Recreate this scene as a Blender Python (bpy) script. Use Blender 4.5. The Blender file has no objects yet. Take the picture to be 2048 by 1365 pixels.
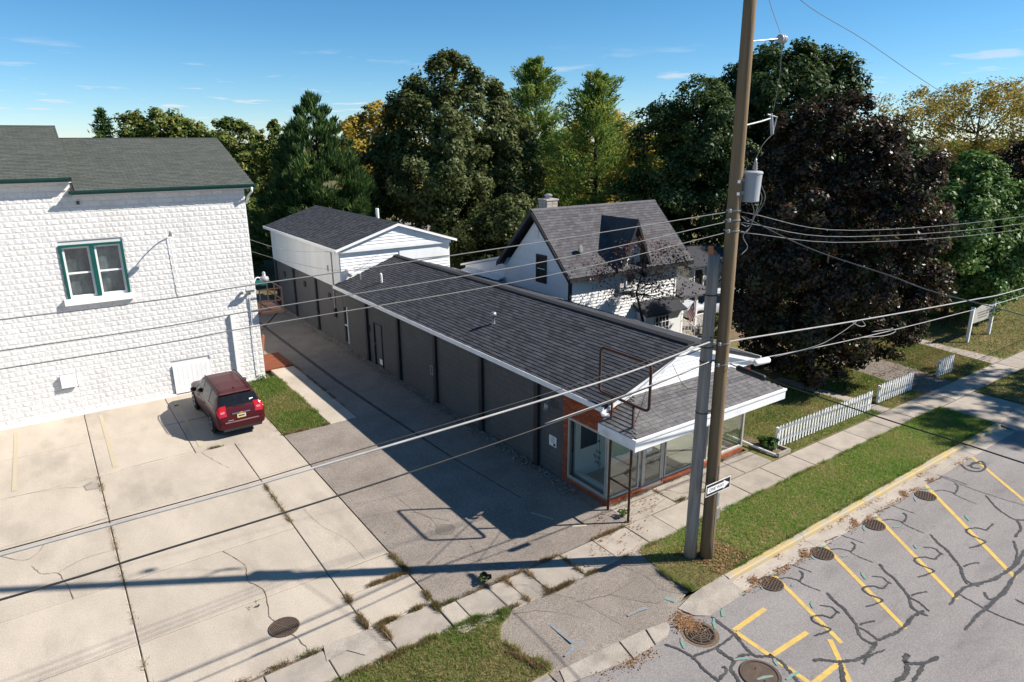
import bpy, math, random
import numpy as np
from mathutils import Vector, Matrix

random.seed(11)
rng = np.random.default_rng(11)
scene = bpy.context.scene
C = scene.collection
PI = math.pi

# ------------------------------------------------------------------ camera
cam_d = bpy.data.cameras.new('camera')
cam = bpy.data.objects.new('camera', cam_d)
C.objects.link(cam)
YAW, PITCH, ROLL = math.radians(35.028), math.radians(16.593), math.radians(-0.32)
fw = Vector((math.sin(YAW) * math.cos(PITCH), math.cos(YAW) * math.cos(PITCH), -math.sin(PITCH)))
rt = Vector((math.cos(YAW), -math.sin(YAW), 0))
up = rt.cross(fw)
rt2 = rt * math.cos(ROLL) + up * math.sin(ROLL)
up2 = -rt * math.sin(ROLL) + up * math.cos(ROLL)
mw = Matrix((rt2, up2, -fw)).transposed().to_4x4()
mw.translation = Vector((0, 0, 10))
cam.matrix_world = mw
cam_d.sensor_fit = 'HORIZONTAL'
cam_d.angle = math.radians(74.573)
cam_d.clip_start = 0.1
cam_d.clip_end = 6000
scene.camera = cam

# ------------------------------------------------------------------ sky and sun
SUN_EL, SUN_AZ = math.radians(39.5), math.radians(-31.1)     # azimuth from +X towards +Y
sun_dir = Vector((math.cos(SUN_EL) * math.cos(SUN_AZ), math.cos(SUN_EL) * math.sin(SUN_AZ), math.sin(SUN_EL)))
world = bpy.data.worlds.new('World')
scene.world = world
world.use_nodes = True
wn, wl = world.node_tree.nodes, world.node_tree.links
wn.clear()
w_out = wn.new('ShaderNodeOutputWorld')
w_bg = wn.new('ShaderNodeBackground')
w_bg.inputs['Strength'].default_value = 0.076
sky = wn.new('ShaderNodeTexSky')
sky.sky_type = 'NISHITA'
sky.sun_disc = False
sky.sun_elevation = SUN_EL
sky.sun_rotation = PI / 2 - SUN_AZ
sky.air_density = 1.0
sky.dust_density = 0.0
sky.ozone_density = 6.0
sky.altitude = 2000
# small fair-weather clouds low over the horizon: noise on a flat cloud layer
tc = wn.new('ShaderNodeTexCoord')
sep = wn.new('ShaderNodeSeparateXYZ')
wl.new(tc.outputs['Generated'], sep.inputs[0])
def wmath(op, a, b=None, c=None):
    n = wn.new('ShaderNodeMath'); n.operation = op
    for i, v in enumerate((a, b, c)):
        if v is None: continue
        if isinstance(v, (int, float)): n.inputs[i].default_value = v
        else: wl.new(v, n.inputs[i])
    return n.outputs[0]
zz = wmath('ADD', wmath('MAXIMUM', sep.outputs[2], 0.0), 0.035)
comb = wn.new('ShaderNodeCombineXYZ')
wl.new(wmath('DIVIDE', sep.outputs[0], zz), comb.inputs[0])
wl.new(wmath('DIVIDE', sep.outputs[1], zz), comb.inputs[1])
cn = wn.new('ShaderNodeTexNoise')
cn.inputs['Scale'].default_value = 1.15
cn.inputs['Detail'].default_value = 5
cn.inputs['Roughness'].default_value = 0.5
wl.new(comb.outputs[0], cn.inputs['Vector'])
cr = wn.new('ShaderNodeMapRange')
cr.inputs[1].default_value = 0.60; cr.inputs[2].default_value = 0.69
wl.new(cn.outputs[0], cr.inputs[0])
fade = wn.new('ShaderNodeMapRange')
fade.inputs[1].default_value = 0.125; fade.inputs[2].default_value = 0.06
wl.new(sep.outputs[2], fade.inputs[0])
cmask = wmath('MULTIPLY', wmath('MULTIPLY', cr.outputs[0], fade.outputs[0]), 0.85)
cmix = wn.new('ShaderNodeMixRGB')
cmix.inputs[2].default_value = (6.3, 6.5, 6.8, 1)
wl.new(cmask, cmix.inputs[0])
shs = wn.new('ShaderNodeHueSaturation')
shs.inputs['Saturation'].default_value = 1.16
shs.inputs['Hue'].default_value = 0.490
wl.new(sky.outputs[0], shs.inputs['Color'])
wl.new(shs.outputs[0], cmix.inputs[1])
wl.new(cmix.outputs[0], w_bg.inputs['Color'])
wl.new(w_bg.outputs[0], w_out.inputs['Surface'])

sun_d = bpy.data.lights.new('sun', 'SUN')
sun_d.energy = 5.0
sun_d.angle = math.radians(0.53)
sun_d.color = (1.0, 0.935, 0.84)
sun = bpy.data.objects.new('sun', sun_d)
C.objects.link(sun)
sun.location = (40, -20, 40)
sun.rotation_euler = sun_dir.to_track_quat('Z', 'Y').to_euler()

scene.view_settings.view_transform = 'Standard'
scene.view_settings.look = 'None'
scene.view_settings.gamma = 1
scene.view_settings.exposure = 0.82
scene.cycles.max_bounces = 8
scene.cycles.transparent_max_bounces = 12
scene.cycles.use_denoising = True

# ------------------------------------------------------------------ helpers
def wmx(o):
    m = o.matrix_basis.copy()
    return m if o.parent is None else wmx(o.parent) @ o.matrix_parent_inverse @ m

def tag(o, label=None, cat=None, group=None, kind=None):
    if label: o['label'] = label
    if cat: o['category'] = cat
    if group: o['group'] = group
    if kind: o['kind'] = kind
    return o

def thing(name, label, cat, loc=(0, 0, 0), group=None, rz=0):
    o = bpy.data.objects.new(name, None)
    o.empty_display_size = 0.2
    C.objects.link(o)
    o.location = loc
    o.rotation_euler = (0, 0, rz)
    o.matrix_basis = Matrix.Translation(Vector(loc)) @ Matrix.Rotation(rz, 4, 'Z')
    return tag(o, label, cat, group)

def inst(name, mesh, mtx, parent=None):
    """a piece that shares mesh data; mtx is its place in the world"""
    o = bpy.data.objects.new(name, mesh)
    C.objects.link(o)
    o.matrix_basis = mtx
    if parent:
        o.parent = parent
        o.matrix_parent_inverse = wmx(parent).inverted()
    return o

class MB:
    def __init__(s): s.v = []; s.f = []
    def add(s, vs, fs):
        b = len(s.v); s.v += [tuple(p) for p in vs]; s.f += [tuple(i + b for i in f) for f in fs]; return s
    def box(s, x0, x1, y0, y1, z0, z1):
        return s.add([(x0,y0,z0),(x1,y0,z0),(x1,y1,z0),(x0,y1,z0),(x0,y0,z1),(x1,y0,z1),(x1,y1,z1),(x0,y1,z1)],
                     [(0,3,2,1),(4,5,6,7),(0,1,5,4),(1,2,6,5),(2,3,7,6),(3,0,4,7)])
    def obox(s, m, x0, x1, y0, y1, z0, z1):
        t = MB().box(x0, x1, y0, y1, z0, z1)
        return s.add([m @ Vector(p) for p in t.v], t.f)
    def prism(s, poly, axis, a, b):
        """poly: 2D points; extruded along axis from a to b. axis 'z': (x,y); 'y': (x,z); 'x': (y,z)"""
        def P(p, t):
            return {'z': (p[0], p[1], t), 'y': (p[0], t, p[1]), 'x': (t, p[0], p[1])}[axis]
        n = len(poly)
        vs = [P(p, a) for p in poly] + [P(p, b) for p in poly]
        fs = [tuple(range(n)), tuple(range(2 * n - 1, n - 1, -1))] + [(i, i + n, (i + 1) % n + n, (i + 1) % n) for i in range(n)]
        return s.add(vs, fs)
    def tube(s, pts, r, n=8, caps=True):
        pts = [Vector(p) for p in pts]
        rs = r if isinstance(r, (list, tuple)) else [r] * len(pts)
        vs, fs = [], []
        prev = None
        for i, p in enumerate(pts):
            d = (pts[min(i + 1, len(pts) - 1)] - pts[max(i - 1, 0)]).normalized()
            if prev is None:
                a = d.orthogonal().normalized()
            else:
                a = (prev - d * prev.dot(d))
                a = a.normalized() if a.length > 1e-6 else d.orthogonal().normalized()
            prev = a
            b = d.cross(a)
            for k in range(n):
                t = 2 * PI * k / n
                vs.append(p + (a * math.cos(t) + b * math.sin(t)) * rs[i])
        for i in range(len(pts) - 1):
            for k in range(n):
                fs.append((i * n + k, i * n + (k + 1) % n, (i + 1) * n + (k + 1) % n, (i + 1) * n + k))
        if caps:
            fs.append(tuple(range(n - 1, -1, -1)))
            fs.append(tuple((len(pts) - 1) * n + k for k in range(n)))
        return s.add(vs, fs)
    def lathe(s, prof, c=(0, 0, 0), n=16, mtx=None):
        vs, fs = [], []
        for r, z in prof:
            for k in range(n):
                t = 2 * PI * k / n
                p = Vector((r * math.cos(t), r * math.sin(t), z))
                vs.append((mtx @ p if mtx else p) + Vector(c))
        for i in range(len(prof) - 1):
            for k in range(n):
                fs.append((i * n + k, i * n + (k + 1) % n, (i + 1) * n + (k + 1) % n, (i + 1) * n + k))
        fs.append(tuple(range(n - 1, -1, -1)))
        fs.append(tuple((len(prof) - 1) * n + k for k in range(n)))
        return s.add(vs, fs)
    def poly(s, pts): return s.add(pts, [tuple(range(len(pts)))])
    def ribbon(s, pts, w, z):
        pts = [Vector((p[0], p[1])) for p in pts]
        ws = w if isinstance(w, (list, tuple)) else [w] * len(pts)
        vs = []
        for i, p in enumerate(pts):
            d = (pts[min(i + 1, len(pts) - 1)] - pts[max(i - 1, 0)]).normalized()
            q = Vector((-d.y, d.x)) * ws[i] * 0.5
            vs += [(p.x + q.x, p.y + q.y, z), (p.x - q.x, p.y - q.y, z)]
        return s.add(vs, [(2 * i, 2 * i + 1, 2 * i + 3, 2 * i + 2) for i in range(len(pts) - 1)])
    def mesh(s, name, mat=None, smooth=False):
        me = bpy.data.meshes.new(name)
        me.from_pydata(s.v, [], s.f)
        if mat: me.materials.append(mat)
        if smooth: me.polygons.foreach_set('use_smooth', [True] * len(me.polygons))
        me.update()
        return me
    def build(s, name, mat, parent=None, smooth=False, kind=None, local=False):
        o = bpy.data.objects.new(name, s.mesh(name, mat, smooth))
        C.objects.link(o)
        if parent:
            o.parent = parent
            if not local: o.matrix_parent_inverse = wmx(parent).inverted()
        if kind: o['kind'] = kind
        return o

def np_mesh(name, V, F, mat, smooth=False):
    """V (n,3), F (m,k) arrays"""
    me = bpy.data.meshes.new(name)
    V = np.ascontiguousarray(V, dtype=np.float32); F = np.ascontiguousarray(F, dtype=np.int32)
    m, k = F.shape
    me.vertices.add(len(V)); me.vertices.foreach_set('co', V.ravel())
    me.loops.add(m * k); me.loops.foreach_set('vertex_index', F.ravel())
    me.polygons.add(m)
    me.polygons.foreach_set('loop_start', np.arange(0, m * k, k, dtype=np.int32))
    if smooth: me.polygons.foreach_set('use_smooth', np.ones(m, dtype=bool))
    me.update(calc_edges=True)
    me.materials.append(mat)
    return me

def np_obj(name, V, F, mat, parent=None, kind=None, smooth=False):
    o = bpy.data.objects.new(name, np_mesh(name, V, F, mat, smooth))
    C.objects.link(o)
    if parent:
        o.parent = parent
        o.matrix_parent_inverse = wmx(parent).inverted()
    if kind: o['kind'] = kind
    return o

def unit(a): return a / np.maximum(np.linalg.norm(a, axis=1, keepdims=True), 1e-9)

def catmull(pts, n=6):
    P = [np.array(p, float) for p in pts]
    P = [2 * P[0] - P[1]] + P + [2 * P[-1] - P[-2]]
    out = []
    for i in range(1, len(P) - 2):
        for k in range(n):
            t = k / n
            out.append(0.5 * (2 * P[i] + (P[i+1] - P[i-1]) * t + (2*P[i-1] - 5*P[i] + 4*P[i+1] - P[i+2]) * t*t + (3*P[i] - P[i-1] - 3*P[i+1] + P[i+2]) * t**3))
    out.append(P[-2])
    return [tuple(p) for p in out]

# ------------------------------------------------------------------ materials
def new_mat(name):
    m = bpy.data.materials.new(name); m.use_nodes = True
    nt = m.node_tree; nt.nodes.clear()
    out = nt.nodes.new('ShaderNodeOutputMaterial')
    return m, nt, out

def piece_random(nt):
    """one random number for each loose piece, whether it is its own object or joined with others"""
    gi = nt.nodes.new('ShaderNodeNewGeometry'); oi = nt.nodes.new('ShaderNodeObjectInfo')
    a = nt.nodes.new('ShaderNodeMath'); a.operation = 'ADD'
    nt.links.new(gi.outputs['Random Per Island'], a.inputs[0]); nt.links.new(oi.outputs['Random'], a.inputs[1])
    f = nt.nodes.new('ShaderNodeMath'); f.operation = 'FRACT'
    nt.links.new(a.outputs[0], f.inputs[0])
    return f.outputs[0], gi

def mat(name, c1, c2=None, rough=0.8, scale=6.0, bump=0.0, bscale=60.0, spec=0.25, metal=0.0, piece=0.0, c3=None, s3=0.6, amt3=0.5,
        lo=0.35, hi=0.65, coat=0.0, stretch=None, lo3=0.52, hi3=0.7, fine=0.0, fscale=300.0, dist=0.02):
    m, nt, out = new_mat(name)
    L = nt.links.new
    p = nt.nodes.new('ShaderNodeBsdfPrincipled')
    p.inputs['Roughness'].default_value = rough
    p.inputs['Specular IOR Level'].default_value = spec
    p.inputs['Metallic'].default_value = metal
    p.inputs['Coat Weight'].default_value = coat
    L(p.outputs[0], out.inputs[0])
    rnd, geo = piece_random(nt)
    pos = geo.outputs['Position']
    if stretch:
        mp = nt.nodes.new('ShaderNodeMapping'); mp.inputs['Scale'].default_value = stretch
        L(pos, mp.inputs[0]); pos = mp.outputs[0]
    def noise(sc, det=6):
        n = nt.nodes.new('ShaderNodeTexNoise'); n.inputs['Scale'].default_value = sc; n.inputs['Detail'].default_value = det
        n.inputs['Roughness'].default_value = 0.62
        L(pos, n.inputs['Vector']); return n.outputs[0]
    def rng_(v, a, b, c=0.0, d=1.0):
        r = nt.nodes.new('ShaderNodeMapRange'); r.inputs[1].default_value = a; r.inputs[2].default_value = b; r.inputs[3].default_value = c; r.inputs[4].default_value = d
        L(v, r.inputs[0]); return r.outputs[0]
    col = None
    c2 = c2 or tuple(x * 0.8 for x in c1)
    mx = nt.nodes.new('ShaderNodeMixRGB'); mx.inputs[1].default_value = (*c1, 1); mx.inputs[2].default_value = (*c2, 1)
    L(rng_(noise(scale), lo, hi), mx.inputs[0]); col = mx.outputs[0]
    if c3:
        m3 = nt.nodes.new('ShaderNodeMixRGB'); m3.inputs[2].default_value = (*c3, 1)
        L(rng_(noise(s3), lo3, hi3, 0, amt3), m3.inputs[0]); L(col, m3.inputs[1]); col = m3.outputs[0]
    if fine:
        hs = nt.nodes.new('ShaderNodeHueSaturation')
        L(rng_(noise(fscale, 2), 0.3, 0.7, 1 - fine, 1 + fine), hs.inputs['Value']); L(col, hs.inputs['Color']); col = hs.outputs[0]
    if piece:
        hs = nt.nodes.new('ShaderNodeHueSaturation')
        L(rng_(rnd, 0, 1, 1 - piece, 1 + piece), hs.inputs['Value']); L(col, hs.inputs['Color']); col = hs.outputs[0]
    L(col, p.inputs['Base Color'])
    if bump:
        b = nt.nodes.new('ShaderNodeBump'); b.inputs['Strength'].default_value = bump; b.inputs['Distance'].default_value = dist
        L(noise(bscale, 4), b.inputs['Height']); L(b.outputs[0], p.inputs['Normal'])
    return m

def leaf_mat(name, cols, trans=0.35, rough=0.45, gloss=0.12, patch=0.35):
    """cols: list of colours picked leaf by leaf, with soft patches"""
    m, nt, out = new_mat(name); L = nt.links.new
    rnd, geo = piece_random(nt)
    n = nt.nodes.new('ShaderNodeTexNoise'); n.inputs['Scale'].default_value = 0.5; n.inputs['Detail'].default_value = 2
    L(geo.outputs['Position'], n.inputs['Vector'])
    nr = nt.nodes.new('ShaderNodeMapRange'); nr.inputs[1].default_value = 0.3; nr.inputs[2].default_value = 0.7; nr.inputs[3].default_value = -patch; nr.inputs[4].default_value = patch
    L(n.outputs[0], nr.inputs[0])
    ad = nt.nodes.new('ShaderNodeMath'); ad.operation = 'ADD'; ad.use_clamp = True
    L(rnd, ad.inputs[0]); L(nr.outputs[0], ad.inputs[1])
    r = nt.nodes.new('ShaderNodeValToRGB')
    e = r.color_ramp.elements
    while len(e) < len(cols): e.new(0.5)
    for i, c in enumerate(cols):
        e[i].position = i / max(1, len(cols) - 1); e[i].color = (*c, 1)
    L(ad.outputs[0], r.inputs[0])
    d = nt.nodes.new('ShaderNodeBsdfDiffuse'); L(r.outputs[0], d.inputs[0])
    t = nt.nodes.new('ShaderNodeBsdfTranslucent'); L(r.outputs[0], t.inputs[0])
    mx = nt.nodes.new('ShaderNodeMixShader'); mx.inputs[0].default_value = trans
    L(d.outputs[0], mx.inputs[1]); L(t.outputs[0], mx.inputs[2])
    g = nt.nodes.new('ShaderNodeBsdfGlossy'); g.inputs['Roughness'].default_value = rough; g.inputs['Color'].default_value = (0.8, 0.85, 0.9, 1)
    m2 = nt.nodes.new('ShaderNodeMixShader'); m2.inputs[0].default_value = gloss
    L(mx.outputs[0], m2.inputs[1]); L(g.outputs[0], m2.inputs[2]); L(m2.outputs[0], out.inputs[0])
    return m

def glass_mat(name, tint=(0.85, 0.9, 0.9), refl=1.0, rough=0.0):
    m, nt, out = new_mat(name); L = nt.links.new
    t = nt.nodes.new('ShaderNodeBsdfTransparent'); t.inputs[0].default_value = (*tint, 1)
    g = nt.nodes.new('ShaderNodeBsdfGlossy'); g.inputs['Roughness'].default_value = rough
    fr = nt.nodes.new('ShaderNodeLayerWeight'); fr.inputs[0].default_value = 0.5
    pw = nt.nodes.new('ShaderNodeMath'); pw.operation = 'POWER'; pw.inputs[1].default_value = 3.5; L(fr.outputs['Facing'], pw.inputs[0])
    mu = nt.nodes.new('ShaderNodeMath'); mu.operation = 'MULTIPLY_ADD'; mu.inputs[1].default_value = 0.8; mu.inputs[2].default_value = 0.07 * refl; mu.use_clamp = True
    L(pw.outputs[0], mu.inputs[0])
    mx = nt.nodes.new('ShaderNodeMixShader'); L(mu.outputs[0], mx.inputs[0]); L(t.outputs[0], mx.inputs[1]); L(g.outputs[0], mx.inputs[2])
    L(mx.outputs[0], out.inputs[0])
    return m

M = {}
M['concrete'] = mat('concrete', (0.475, 0.410, 0.337), (0.395, 0.340, 0.277), rough=0.9, scale=0.9, bump=0.3, bscale=70, piece=0.07, c3=(0.21, 0.18, 0.15), s3=0.6, amt3=0.62, lo3=0.52, hi3=0.76, fine=0.13, fscale=45, stretch=(1, 0.45, 1))
M['walk'] = mat('sidewalk_concrete', (0.392, 0.343, 0.290), (0.315, 0.273, 0.231), rough=0.92, scale=1.6, bump=0.3, bscale=80, piece=0.12, c3=(0.196, 0.175, 0.150), s3=0.9, amt3=0.55, fine=0.16, fscale=50)
M['old_concrete'] = mat('weathered_concrete', (0.367, 0.323, 0.275), (0.272, 0.238, 0.201), rough=0.95, scale=2.2, bump=0.5, bscale=45, piece=0.08, c3=(0.163, 0.146, 0.129), s3=1.4, amt3=0.6, fine=0.22, fscale=50)
M['asphalt'] = mat('alley_asphalt', (0.262, 0.225, 0.194), (0.21, 0.178, 0.153), rough=0.95, scale=0.8, bump=0.6, bscale=90, c3=(0.15, 0.128, 0.11), s3=0.35, amt3=0.6, fine=0.42, fscale=38)
M['street'] = mat('street_asphalt', (0.268, 0.247, 0.238), (0.218, 0.20, 0.194), rough=0.95, scale=0.5, bump=0.5, bscale=100, c3=(0.125, 0.116, 0.113), s3=1.3, amt3=0.55, lo3=0.55, hi3=0.76, fine=0.27, fscale=38, stretch=(0.5, 1.6, 1))
M['seal'] = mat('crack_sealer', (0.040, 0.039, 0.042), (0.062, 0.06, 0.06), rough=0.6, scale=9, c3=(0.10, 0.095, 0.092), s3=5, amt3=0.8, lo3=0.5, hi3=0.7)
M['asphalt_patch'] = mat('asphalt_patch', (0.175, 0.152, 0.133), (0.14, 0.12, 0.105), rough=0.95, scale=3, fine=0.3, fscale=38)
M['joint'] = mat('joint_dirt', (0.12, 0.095, 0.07), (0.18, 0.14, 0.09), rough=1, scale=3)
M['oldseal'] = mat('old_tar', (0.055, 0.05, 0.048), (0.10, 0.09, 0.085), rough=0.9, scale=5)
M['yellow'] = mat('yellow_paint', (0.592, 0.400, 0.096), (0.480, 0.328, 0.104), rough=0.8, scale=7, c3=(0.288, 0.248, 0.192), s3=9, amt3=0.7, lo3=0.55, hi3=0.68)
M['faded_yellow'] = mat('faded_yellow_paint', (0.475, 0.374, 0.180), (0.432, 0.374, 0.274), rough=0.9, scale=5, c3=(0.418, 0.374, 0.317), s3=7, amt3=0.95, lo3=0.42, hi3=0.58)
M['kerb_yellow'] = mat('yellow_kerb_paint', (0.495, 0.352, 0.112), (0.405, 0.323, 0.188), rough=0.85, scale=3, c3=(0.360, 0.323, 0.270), s3=1.7, amt3=0.9, lo3=0.42, hi3=0.6, bump=0.3, bscale=40)
M['green_mark'] = mat('green_marking_paint', (0.04, 0.34, 0.235), (0.16, 0.30, 0.24), rough=0.8, scale=14, c3=(0.23, 0.215, 0.21), s3=16, amt3=0.95, lo3=0.40, hi3=0.54)
M['blue_mark'] = mat('blue_marking_paint', (0.13, 0.27, 0.40), (0.19, 0.25, 0.30), rough=0.8, scale=12, c3=(0.225, 0.195, 0.17), s3=14, amt3=0.95, lo3=0.40, hi3=0.54)
M['soil'] = mat('lawn_soil', (0.117, 0.122, 0.036), (0.180, 0.140, 0.063), rough=1, scale=1.5, bump=0.7, bscale=30, c3=(0.225, 0.162, 0.086), s3=0.5, amt3=0.6, fine=0.4, fscale=25)
M['far_ground'] = mat('far_ground', (0.085, 0.095, 0.035), (0.12, 0.10, 0.05), rough=1, scale=0.1, c3=(0.15, 0.12, 0.07), s3=0.02, amt3=0.6)
M['dirt'] = mat('bare_dirt', (0.192, 0.136, 0.092), (0.136, 0.096, 0.064), rough=1, scale=2, bump=0.7, bscale=40, fine=0.3, fscale=30)
M['gravel'] = mat('gravel', (0.225, 0.195, 0.165), (0.150, 0.128, 0.105), rough=1, scale=12, bump=1, bscale=60, fine=0.4, fscale=40)
M['white_block'] = mat('white_painted_block', (0.70, 0.685, 0.67), (0.655, 0.64, 0.625), rough=0.7, scale=1.2, bump=0.2, bscale=30, piece=0.04, c3=(0.54, 0.515, 0.48), s3=0.45, amt3=0.5, stretch=(1, 1, 0.5))
M['white'] = mat('white_paint', (0.80, 0.80, 0.80), (0.75, 0.75, 0.75), rough=0.55, scale=2.5, c3=(0.62, 0.61, 0.59), s3=1.5, amt3=0.3)
M['siding'] = mat('white_siding', (0.80, 0.80, 0.80), (0.76, 0.76, 0.77), rough=0.5, scale=1.5, piece=0.025, c3=(0.66, 0.66, 0.65), s3=0.8, amt3=0.25)
M['white_metal'] = mat('white_metal_panel', (0.74, 0.75, 0.75), (0.66, 0.67, 0.67), rough=0.5, scale=0.8, piece=0.03, stretch=(1, 1, 0.25), c3=(0.58, 0.59, 0.58), s3=2.0, amt3=0.35)
M['fascia'] = mat('weathered_white_fascia', (0.78, 0.78, 0.79), (0.68, 0.68, 0.68), rough=0.5, scale=3, c3=(0.36, 0.35, 0.34), s3=2.2, amt3=0.55, lo3=0.6, hi3=0.75)
M['dark_wall'] = mat('charcoal_painted_block', (0.098, 0.095, 0.094), (0.083, 0.081, 0.081), rough=0.8, scale=1.2, bump=0.3, bscale=50, piece=0.03, c3=(0.13, 0.123, 0.118), s3=0.6, amt3=0.45)
M['black_trim'] = mat('black_trim_paint', (0.022, 0.023, 0.026), (0.03, 0.03, 0.033), rough=0.55, scale=3)
M['shingle'] = mat('charcoal_shingle', (0.055, 0.057, 0.067), (0.036, 0.038, 0.046), rough=0.95, scale=14, piece=0.32, c3=(0.072, 0.072, 0.078), s3=0.7, amt3=0.35, fine=0.25, fscale=120)
M['shingle_base'] = mat('charcoal_shingle_base', (0.03, 0.031, 0.035), (0.024, 0.025, 0.03), rough=0.95, scale=14)
M['shingle_old'] = mat('weathered_grey_shingle', (0.148, 0.140, 0.144), (0.101, 0.098, 0.101), rough=0.95, scale=9, piece=0.16, c3=(0.218, 0.207, 0.199), s3=1.3, amt3=0.5, fine=0.25, fscale=90)
M['shingle_green'] = mat('grey_green_shingle', (0.100, 0.108, 0.096), (0.076, 0.083, 0.075), rough=0.95, scale=10, piece=0.14, c3=(0.120, 0.124, 0.108), s3=0.5, amt3=0.4, fine=0.2, fscale=80)
M['shingle_house'] = mat('grey_house_shingle', (0.098, 0.095, 0.104), (0.068, 0.066, 0.074), rough=0.95, scale=5, piece=0.2, c3=(0.135, 0.128, 0.13), s3=0.5, amt3=0.4, fine=0.2, fscale=80)
M['brick'] = mat('red_brick', (0.344, 0.092, 0.040), (0.272, 0.068, 0.032), rough=0.85, scale=9, piece=0.2, bump=0.3, bscale=60)
M['mortar'] = mat('mortar', (0.30, 0.22, 0.18), (0.25, 0.19, 0.16), rough=0.95, scale=8)
M['green_trim'] = mat('dark_green_gutter', (0.012, 0.062, 0.05), (0.01, 0.05, 0.042), rough=0.4, scale=3)
M['teal'] = mat('green_window_paint', (0.006, 0.085, 0.072), (0.006, 0.07, 0.06), rough=0.45, scale=3)
M['aluminium'] = mat('aluminium_frame', (0.52, 0.50, 0.46), (0.44, 0.42, 0.39), rough=0.4, scale=5, metal=0.3)
M['galv'] = mat('galvanised_metal', (0.36, 0.37, 0.38), (0.28, 0.29, 0.30), rough=0.45, scale=8, metal=0.5)
M['rust'] = mat('rusty_pipe', (0.055, 0.032, 0.024), (0.09, 0.045, 0.03), rough=0.85, scale=9, bump=0.4, bscale=60)
M['rust_plate'] = mat('rusty_plate', (0.203, 0.064, 0.030), (0.150, 0.045, 0.022), rough=0.85, scale=4, fine=0.15, fscale=40)
M['iron'] = mat('cast_iron', (0.084, 0.062, 0.049), (0.119, 0.084, 0.063), rough=0.75, scale=8, bump=0.4, bscale=70, metal=0.2)
M['pit'] = mat('dark_drain_pit', (0.012, 0.011, 0.01), (0.02, 0.018, 0.016), rough=1)
M['pole_wood'] = mat('pole_wood', (0.225, 0.155, 0.085), (0.155, 0.105, 0.06), rough=0.9, scale=9, stretch=(1, 1, 0.06), bump=0.6, bscale=22, c3=(0.26, 0.20, 0.125), s3=3, amt3=0.5)
M['pole_grey'] = mat('weathered_pole_wood', (0.33, 0.295, 0.255), (0.19, 0.17, 0.15), rough=0.95, scale=14, stretch=(1, 1, 0.06), bump=0.8, bscale=30, c3=(0.40, 0.36, 0.32), s3=4, amt3=0.5)
M['fresh_wood'] = mat('cut_wood', (0.36, 0.16, 0.075), (0.28, 0.12, 0.06), rough=0.9, scale=20)
M['wire_white'] = mat('bare_cable', (0.36, 0.35, 0.34), (0.28, 0.27, 0.265), rough=0.5, scale=4)
M['wire_grey'] = mat('grey_wire', (0.17, 0.17, 0.17), (0.12, 0.12, 0.12), rough=0.5, scale=4)
M['wire_black'] = mat('black_wire', (0.02, 0.02, 0.022), (0.03, 0.03, 0.03), rough=0.5, scale=4)
M['transformer'] = mat('transformer_paint', (0.368, 0.384, 0.400), (0.336, 0.352, 0.368), rough=0.35, scale=3)
M['porcelain'] = mat('porcelain', (0.36, 0.36, 0.37), (0.28, 0.28, 0.29), rough=0.25, scale=3, spec=0.5)
M['black'] = mat('sign_black', (0.012, 0.012, 0.013), (0.018, 0.018, 0.018), rough=0.5)
M['sign_white'] = mat('sign_white', (0.78, 0.78, 0.77), (0.72, 0.72, 0.71), rough=0.45, scale=4)
M['plaster'] = mat('interior_white_wall', (0.72, 0.72, 0.70), (0.68, 0.68, 0.67), rough=0.8, scale=2)
M['carpet'] = mat('interior_floor', (0.468, 0.425, 0.357), (0.383, 0.348, 0.293), rough=0.8, scale=1.2, c3=(0.272, 0.246, 0.212), s3=1.1, amt3=0.6)
M['dark_int'] = mat('dark_opening', (0.015, 0.016, 0.018), (0.02, 0.021, 0.024), rough=0.6)
M['bark'] = mat('bark', (0.075, 0.058, 0.045), (0.045, 0.036, 0.03), rough=1, scale=6, bump=0.8, bscale=18, stretch=(1, 1, 0.3))
M['bark_dark'] = mat('dark_bark', (0.035, 0.028, 0.024), (0.022, 0.018, 0.016), rough=1, scale=6, bump=0.8, bscale=18, stretch=(1, 1, 0.3))
M['beige'] = mat('beige_siding', (0.42, 0.40, 0.35), (0.36, 0.34, 0.30), rough=0.7, scale=2)
M['chimney'] = mat('chimney_block', (0.42, 0.38, 0.34), (0.34, 0.30, 0.27), rough=0.9, scale=6, piece=0.12)
M['picket'] = mat('picket_white', (0.80, 0.80, 0.79), (0.70, 0.69, 0.66), rough=0.6, scale=4, piece=0.05, c3=(0.52, 0.49, 0.43), s3=5, amt3=0.4)
M['timber'] = mat('timber_edging', (0.34, 0.30, 0.25), (0.24, 0.21, 0.17), rough=0.9, scale=8)
M['flag_red'] = mat('flag_red', (0.42, 0.03, 0.045), (0.36, 0.025, 0.04), rough=0.8)
M['flag_blue'] = mat('flag_blue', (0.02, 0.03, 0.14), (0.02, 0.025, 0.11), rough=0.8)
M['stone'] = mat('rubble_stone', (0.34, 0.30, 0.26), (0.24, 0.21, 0.18), rough=1, scale=9, piece=0.25, bump=0.5, bscale=40)
M['glass'] = glass_mat('shop_glass', (0.88, 0.92, 0.91), 1.7)
M['win_glass'] = glass_mat('window_glass', (0.82, 0.86, 0.86), 1.6)
M['curtain'] = mat('grey_curtain', (0.36, 0.40, 0.40), (0.055, 0.065, 0.07), rough=0.95, scale=1.4, stretch=(1.4, 1, 0.7), lo=0.36, hi=0.62)
M['grass'] = leaf_mat('grass_blades', [(0.085, 0.175, 0.022), (0.13, 0.23, 0.032), (0.175, 0.25, 0.05), (0.28, 0.26, 0.095), (0.37, 0.29, 0.14)], trans=0.4, gloss=0.02, patch=0.34)
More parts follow.
